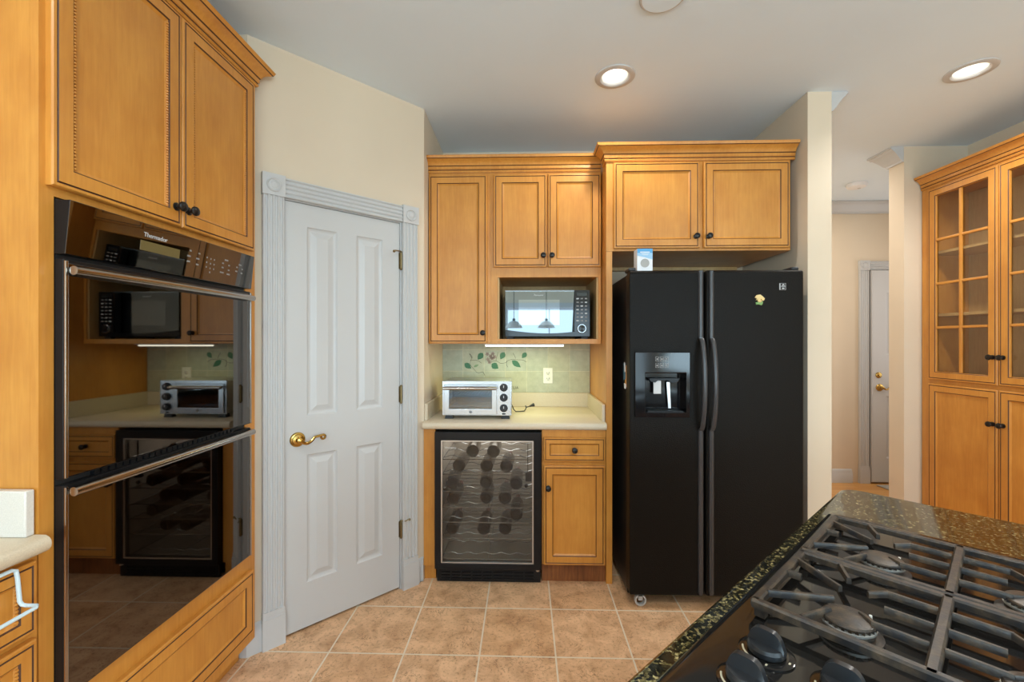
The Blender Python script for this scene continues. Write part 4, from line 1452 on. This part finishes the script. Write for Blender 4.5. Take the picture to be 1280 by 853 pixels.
def glass_door(x0, x1, z0, z1, kx):
    m = MB()
    w = 0.055
    m.rings(x0, x1, z0, z1, [(s, y - 0.003, k) for s, y, k in DOOR[:7]] + [(0.0525, -0.0195, 0)] + [(w, -0.012, 0), (w, -0.003, 0)], cap=False)
    me = m
    me.f.pop()
    me.m.pop()   # open back
    me.frame(x0 + 0.001, x1 - 0.001, z0 + 0.001, z1 - 0.001, x0 + w, x1 - w, z0 + w, z1 - w, -0.0065, -0.0032)
    d = me.build('glazed_door', ['wood', 'glaze'], hu, smooth=0)
    m = MB()
    xc = (x0 + x1) / 2
    m.box(xc - 0.009, xc + 0.009, -0.0195, -0.0075, z0 + w, z1 - w)
    for i in range(1, 4):
        z = z0 + w + (z1 - z0 - 2 * w) * i / 4
        m.box(x0 + w, xc - 0.009, -0.0195, -0.0075, z - 0.008, z + 0.008).box(xc + 0.009, x1 - w, -0.0195, -0.0075, z - 0.008, z + 0.008)
    m.build('muntins', 'wood', d, smooth=0, bevel=0.003)
    MB().box(x0 + w, x1 - w, -0.0072, -0.0060, z0 + w, z1 - w).build('pane', 'clear_glass', d, smooth=0)
    knob(d, kx, 1.290, -0.0225)


glass_door(0.062, 0.497, 1.128, 2.402, 0.472)
glass_door(0.503, 0.938, 1.128, 2.402, 0.528)
cab_door(hu, 0.062, 0.497, 0.118, 1.100, (0.472, 0.900), yoff=-0.003)
cab_door(hu, 0.503, 0.938, 0.118, 1.100, (0.528, 0.900), yoff=-0.003)
m = MB()
m.sweep([(0.0, 0.0), (HW, 0.0), (HW, HD)], CROWN, HT + 0.0004)
m.build('crown_moulding', ['wood', 'glaze'], hu, smooth=20)

# ------------------------------------------------------------------ island, set at an angle
IA = math.radians(43)
ca_, sa_ = math.cos(IA), math.sin(IA)
A0, B0 = 1.02, 0.12


def isl(a, b):            # island axes: a away from the camera, b to the right
    return (a * ca_ + b * sa_, a * sa_ - b * ca_)


def loc2(a, b):           # the same in the island's own frame
    return (a - A0, -(b - B0))


IO = (*isl(A0, B0), 0)
isd = cab('island_cabinet', 'honey maple island cabinet standing under the black granite top', IO, IA)
m = MB()
x0, y1 = loc2(0.40, -0.31)
x1, y0 = loc2(1.67, 0.55)
m.box(x0, x1, y0, y1, 0.1, 0.879)
m.box(x0 + 0.06, x1 - 0.06, y0 + 0.06, y1 - 0.06, 0.0, 0.1)
m.build('carcass', 'wood', isd, smooth=0)
for i in range(3):
    m = MB()
    a, b = x0 + 0.02 + i * 0.415, x0 + 0.42 + i * 0.415
    m.X = Matrix.Translation((x0 + x1, y1 + 0.0006, 0)) @ Matrix.Rotation(PI, 4, 'Z')
    m.rings(a, b, 0.13, 0.86, DOOR)
    m.build('panel', ['wood', 'glaze'], isd, smooth=20)


def rounded(ax0, ax1, ay0, ay1, r, n=6):
    out = []
    for cx, cy, s in ((ax1 - r, ay1 - r, 0), (ax0 + r, ay1 - r, 1), (ax0 + r, ay0 + r, 2), (ax1 - r, ay0 + r, 3)):
        for k in range(n + 1):
            t = s * PI / 2 + k * PI / 2 / n
            out.append((cx + r * math.cos(t), cy + r * math.sin(t)))
    return out


m = MB()
gx0, gy1 = loc2(0.34, -0.348)
gx1, gy0 = loc2(1.712, 0.62)
prof = [(0.010, 0.0), (0.003, 0.004), (0.0, 0.012), (0.0, 0.028), (0.003, 0.036), (0.010, 0.040)]
vs, fs = [], []
N = None
for ins, z in prof:
    poly = rounded(gx0 + ins, gx1 - ins, gy0 + ins, gy1 - ins, 0.045 - ins * 0.5)
    N = len(poly)
    vs += [(a, b, 0.88 + z) for a, b in poly]
for i in range(len(prof) - 1):
    for k in range(N):
        j = (k + 1) % N
        fs.append((i * N + k, i * N + j, (i + 1) * N + j, (i + 1) * N + k))
fs += [tuple(range(N))[::-1], tuple((len(prof) - 1) * N + k for k in range(N))]
m.add(vs, fs)
tag(m.build('granite_worktop', 'granite', loc=IO, rz=IA, smooth=40), 'black granite island top flecked with gold, carrying the gas cooktop', 'countertop')

ck = thing('gas_cooktop', 'black glass gas cooktop let into the granite island top', 'cooktop', (IO[0], IO[1], 0.9206), IA)
m = MB()
tx0, ty1 = loc2(0.50, -0.314)
tx1, ty0 = loc2(1.415, 0.225)
prof = [(0.0, 0.0), (0.0, 0.004), (0.003, 0.006), (0.012, 0.0065), (0.030, 0.004)]
vs, fs = [], []
for ins, z in prof:
    poly = rounded(tx0 + ins, tx1 - ins, ty0 + ins, ty1 - ins, 0.022)
    N = len(poly)
    vs += [(a, b, z) for a, b in poly]
for i in range(len(prof) - 1):
    for k in range(N):
        j = (k + 1) % N
        fs.append((i * N + k, i * N + j, (i + 1) * N + j, (i + 1) * N + k))
fs += [tuple(range(N))[::-1], tuple((len(prof) - 1) * N + k for k in range(N))]
m.add(vs, fs)
m.build('glass_top', 'cooktop', ck, smooth=40)
BURN = [(1.136, -0.166), (0.854, -0.166), (1.136, 0.030), (0.854, 0.030)]
for a, b in BURN:
    x, y = loc2(a, b)
    m = MB()
    m.lathe([(0.045, 0.0, 1), (0.045, 0.003, 1), (0.034, 0.006, 1), (0.031, 0.011, 1), (0.0355, 0.0125, 0), (0.0365, 0.016, 0), (0.032, 0.0175, 0)], (x, y, 0.0045), (0, 0, 1), 36)
    bu = m.build('burner', ['alu', 'iron'], ck)
    m = MB()
    m.lathe([(0.032, 0.0235), (0.0345, 0.0240), (0.0352, 0.0268), (0.0335, 0.0290), (0.029, 0.030), (0.0, 0.0305)], (x, y, 0.0), (0, 0, 1), 36)
    for k in range(24):
        t = 2 * PI * k / 24
        m.box(x + 0.0332 * math.cos(t) - 0.002, x + 0.0332 * math.cos(t) + 0.002, y + 0.0332 * math.sin(t) - 0.002, y + 0.0332 * math.sin(t) + 0.002, 0.0215, 0.027)
    m.build('burner_cap', 'iron', bu)
    m = MB()
    m.tube([(x + 0.036, y - 0.022, 0.008), (x + 0.036, y - 0.022, 0.026)], 0.0022, 8)
    m.build('igniter', 'plate', bu)
for a, b in ((0.705, -0.234), (0.625, -0.232), (0.703, -0.141), (0.623, -0.139), (0.663, -0.045)):
    x, y = loc2(a, b)
    m = MB()
    m.lathe([(0.037, 0.0), (0.037, 0.0022), (0.034, 0.003), (0.022, 0.003)], (x, y, 0.0042), (0, 0, 1), 32)
    for k in range(16):      # printed flame scale around the dial
        t = -0.9 * PI + 1.5 * PI * k / 16
        if k < 8 and k % 4 or k > 13:
            continue
        s = 0.0014 if k % 4 else 0.0022
        m.box(x + 0.031 * math.cos(t) - s, x + 0.031 * math.cos(t) + s, y + 0.031 * math.sin(t) - 0.0012, y + 0.031 * math.sin(t) + 0.0012, 0.0071, 0.0077, 1)
    m.tube([(x + 0.031 * math.cos(t), y + 0.031 * math.sin(t), 0.0073) for t in [1.9 + 0.06 * q for q in range(14)]], 0.0014, 5, 1)
    kn = m.build('knob', ['cooktop', 'ivory_mark'], ck)
    m = MB()
    m.lathe([(0.024, 0.0082), (0.0255, 0.011), (0.0255, 0.016), (0.023, 0.0205), (0.0, 0.0215)], (x, y, 0.0), (0, 0, 1), 32)
    sec = [(-0.0245 + 0.049 * i / 12, 0.020 + 0.021 * (1 - abs(-1 + i / 6) ** 4)) for i in range(13)]
    vs, fs = [], []
    for u, z in sec:
        vs += [(x - 0.0075, y + u, 0.016), (x - 0.0050, y + u, z), (x + 0.0050, y + u, z), (x + 0.0075, y + u, 0.016)]
    for i in range(12):
        for k in range(3):
            fs.append((4 * i + k, 4 * i + k + 1, 4 * i + 4 + k + 1, 4 * i + 4 + k))
    fs += [(0, 1, 2, 3), (48, 51, 50, 49)]
    m.add(vs, fs)
    m.build('grip', 'black_knob', kn, smooth=28)


# two cast iron grates, each over two burners
def grate(name, label, a0, a1):
    t = thing(name, label, 'grate', (*isl((a0 + a1) / 2, -0.065), 0.925), IA, 'cast iron grates on the cooktop')
    H_ = 0.031
    am, hw = (a1 - a0) / 2, 0.220
    m = MB()

    def B(p, q, w=0.0075, h=0.011, dz=0.0, zt=None):
        m.bar((p[0], -p[1]), (q[0], -q[1]), w, h, H_ if zt is None else zt, 0, dz)
    w = 0.0145
    e = w / 2
    for s in (-1, 1):
        B((-am + e, s * (hw - e)), (am - e, s * (hw - e)), w, 0.013)
        B((s * (am - e), -(hw - 0.004)), (s * (am - e), hw - 0.004), w, 0.013)
    B((-am + 0.004, 0.0), (am - 0.004, 0.0), 0.0155, 0.013)
    fr_ = m.build('rim', 'iron', t, smooth=40)
    for sb in (-1, 1):
        m = MB()
        c = (0.0 + ((1.136 + 0.854) / 2 - 0.995) + (0.0), sb * 0.1)
        # diagonal fingers from the outer rim
        B((-am * 0.62, sb * (hw - 0.012)), (-0.020, sb * 0.128))
        B((am * 0.62, sb * (hw - 0.012)), (0.026, sb * 0.128))
        B((0.0 + 0.018, sb * (hw - 0.012)), (0.018, sb * (hw - 0.035)), 0.010)
        # short fingers from front and back bars
        B((-am + 0.014, sb * 0.148), (-0.062, sb * 0.124))
        B((am - 0.014, sb * 0.148), (0.068, sb * 0.124))
        # bars from the spine
        B((0.066, 0.008 * sb), (0.066, sb * 0.072))
        B((0.066, sb * 0.070), (0.048, sb * 0.094), 0.007, 0.010, -0.004)
        B((0.006, 0.008 * sb), (0.006, sb * 0.066))
        B((-0.056, 0.008 * sb), (-0.056, sb * 0.072))
        B((-0.056, sb * 0.070), (-0.034, sb * 0.090), 0.007, 0.010, -0.003)
        m.build('finger', 'iron', t, smooth=40)
    for sa2 in (-1, 1):
        for sb in (-1, 1):
            m = MB()
            m.box(sa2 * (am - 0.014) - 0.008, sa2 * (am - 0.014) + 0.008, sb * (hw - 0.014) - 0.008, sb * (hw - 0.014) + 0.008, 0.0025, 0.0185)
            m.build('foot', 'iron', t)
    return t


grate('burner_grate', 'black cast iron grate nearer the cooktop knobs', 0.778, 1.0445)
grate('burner_grate', 'black cast iron grate farther from the cooktop knobs, beside the island corner', 1.0465, 1.313)


# ------------------------------------------------------------------ lamps and ceiling pieces
def downlight(x, y, label, power=9.0, vis=True):
    t = thing('recessed_light', label, 'ceiling light', (x, y, CEIL), 0, 'recessed ceiling lights')
    m = MB()
    m.lathe([(0.101, -0.0006), (0.100, -0.004), (0.092, -0.007), (0.074, -0.007), (0.067, -0.002), (0.0655, 0.012), (0.0655, 0.02), (0.0665, 0.02), (0.0665, -0.0006), (0.101, -0.0006)], (0, 0, 0), (0, 0, 1), 40, 0, False)
    m.build('trim_ring', 'white', t, fix=True)
    m = MB()
    m.lathe([(0.0650, 0.004), (0.052, 0.075), (0.0, 0.076), (0.0, 0.078), (0.054, 0.078), (0.0655, 0.010), (0.0650, 0.004)], (0, 0, 0), (0, 0, 1), 40, 0, False)
    m.build('baffle', 'plate', t)
    m = MB()
    m.lathe([(0.046, 0.074), (0.046, 0.058), (0.040, 0.050), (0.0, 0.046)], (0, 0, 0), (0, 0, 1), 32)
    m.build('bulb', 'bulb', t)
    d = bpy.data.lights.new('downlight', 'SPOT')
    d.energy, d.spot_size, d.spot_blend, d.shadow_soft_size, d.color = power, math.radians(150), 0.6, 0.04, (1.0, 0.965, 0.90)
    o = bpy.data.objects.new('downlight_beam', d)
    COL.objects.link(o)
    o.parent = t
    o.location = (0, 0, -0.012)
    return t


for (cx, cy), pw, lb_ in zip(CANS, (22, 46, 22, 22, 38, 22), (
        'round recessed ceiling light in front of the refrigerator cabinets',
        'round recessed ceiling light in front of the glazed hutch',
        'added round recessed ceiling light above the island, behind the photographer',
        'added round recessed ceiling light above the left worktop',
        'added round recessed ceiling light right of the island',
        'added round recessed ceiling light in the middle of the rear room')):
    downlight(cx, cy, lb_, pw)

# ceiling speaker grille at the top edge
sp = thing('ceiling_speaker', 'flat round white speaker grille on the ceiling above the island', 'speaker', (0.540, 1.715, CEIL), 0)
MB().lathe([(0.090, -0.0006), (0.090, -0.005), (0.085, -0.009), (0.080, -0.009)], (0, 0, 0), (0, 0, 1), 40).build('rim', 'white', sp)
MB().lathe([(0.0795, -0.0012), (0.0795, -0.010), (0.05, -0.0112), (0, -0.0116)], (0, 0, 0), (0, 0, 1), 40).build('grille', 'ceiling', sp)

sd = thing('smoke_detector', 'round white smoke detector on the hall ceiling', 'smoke detector', (2.853, 3.827, CEIL), 0)
MB().lathe([(0.075, -0.0006), (0.075, -0.012), (0.066, -0.030), (0.050, -0.036), (0.0, -0.037)], (0, 0, 0), (0, 0, 1), 32).build('housing', 'box_white', sd)
MB().lathe([(0.012, -0.0375), (0.012, -0.040), (0.0, -0.0405)], (0.02, 0, 0), (0, 0, 1), 16).build('test_button', 'white', sd)


def pendant(x, y, z, label):
    t = thing('pendant_lamp', label, 'pendant lamp', (x, y, CEIL), 0, 'pendant lamps in the rear room')
    MB().lathe([(0.06, -0.0006), (0.06, -0.015), (0.02, -0.03), (0.0, -0.03)], (0, 0, 0), (0, 0, 1), 24).build('ceiling_cup', 'black_matte', t)
    MB().tube([(0, 0, -0.0305), (0, 0, z + 0.20 - CEIL)], 0.006, 8).build('rod', 'black_matte', t)
    MB().lathe([(0.02, z + 0.20 - CEIL), (0.03, z + 0.18 - CEIL), (0.03, z + 0.15 - CEIL)], (0, 0, 0), (0, 0, 1), 20).build('socket', 'black_matte', t)
    MB().lathe([(0.03, z + 0.149 - CEIL), (0.09, z + 0.125 - CEIL), (0.15, z + 0.06 - CEIL), (0.185, z - CEIL), (0.18, z - CEIL), (0.145, z + 0.055 - CEIL), (0.085, z + 0.118 - CEIL), (0.03, z + 0.140 - CEIL)], (0, 0, 0), (0, 0, 1), 32).build('lamp_shade', 'shade', t)
    return t


pendant(0.46, -3.8, 1.66, 'frosted bowl pendant lamp mirrored near the middle of the microwave door')
pendant(-0.22, -3.8, 1.66, 'frosted bowl pendant lamp mirrored at the left end of the microwave door')

# fill light added under the hall ceiling to brighten the passage, no fitting
hl = area('hall_ceiling_fill', (2.4, 3.75, CEIL - 0.06), (0, 0, 0), 0.3, 0.3, 13, (1.0, 0.92, 0.8))
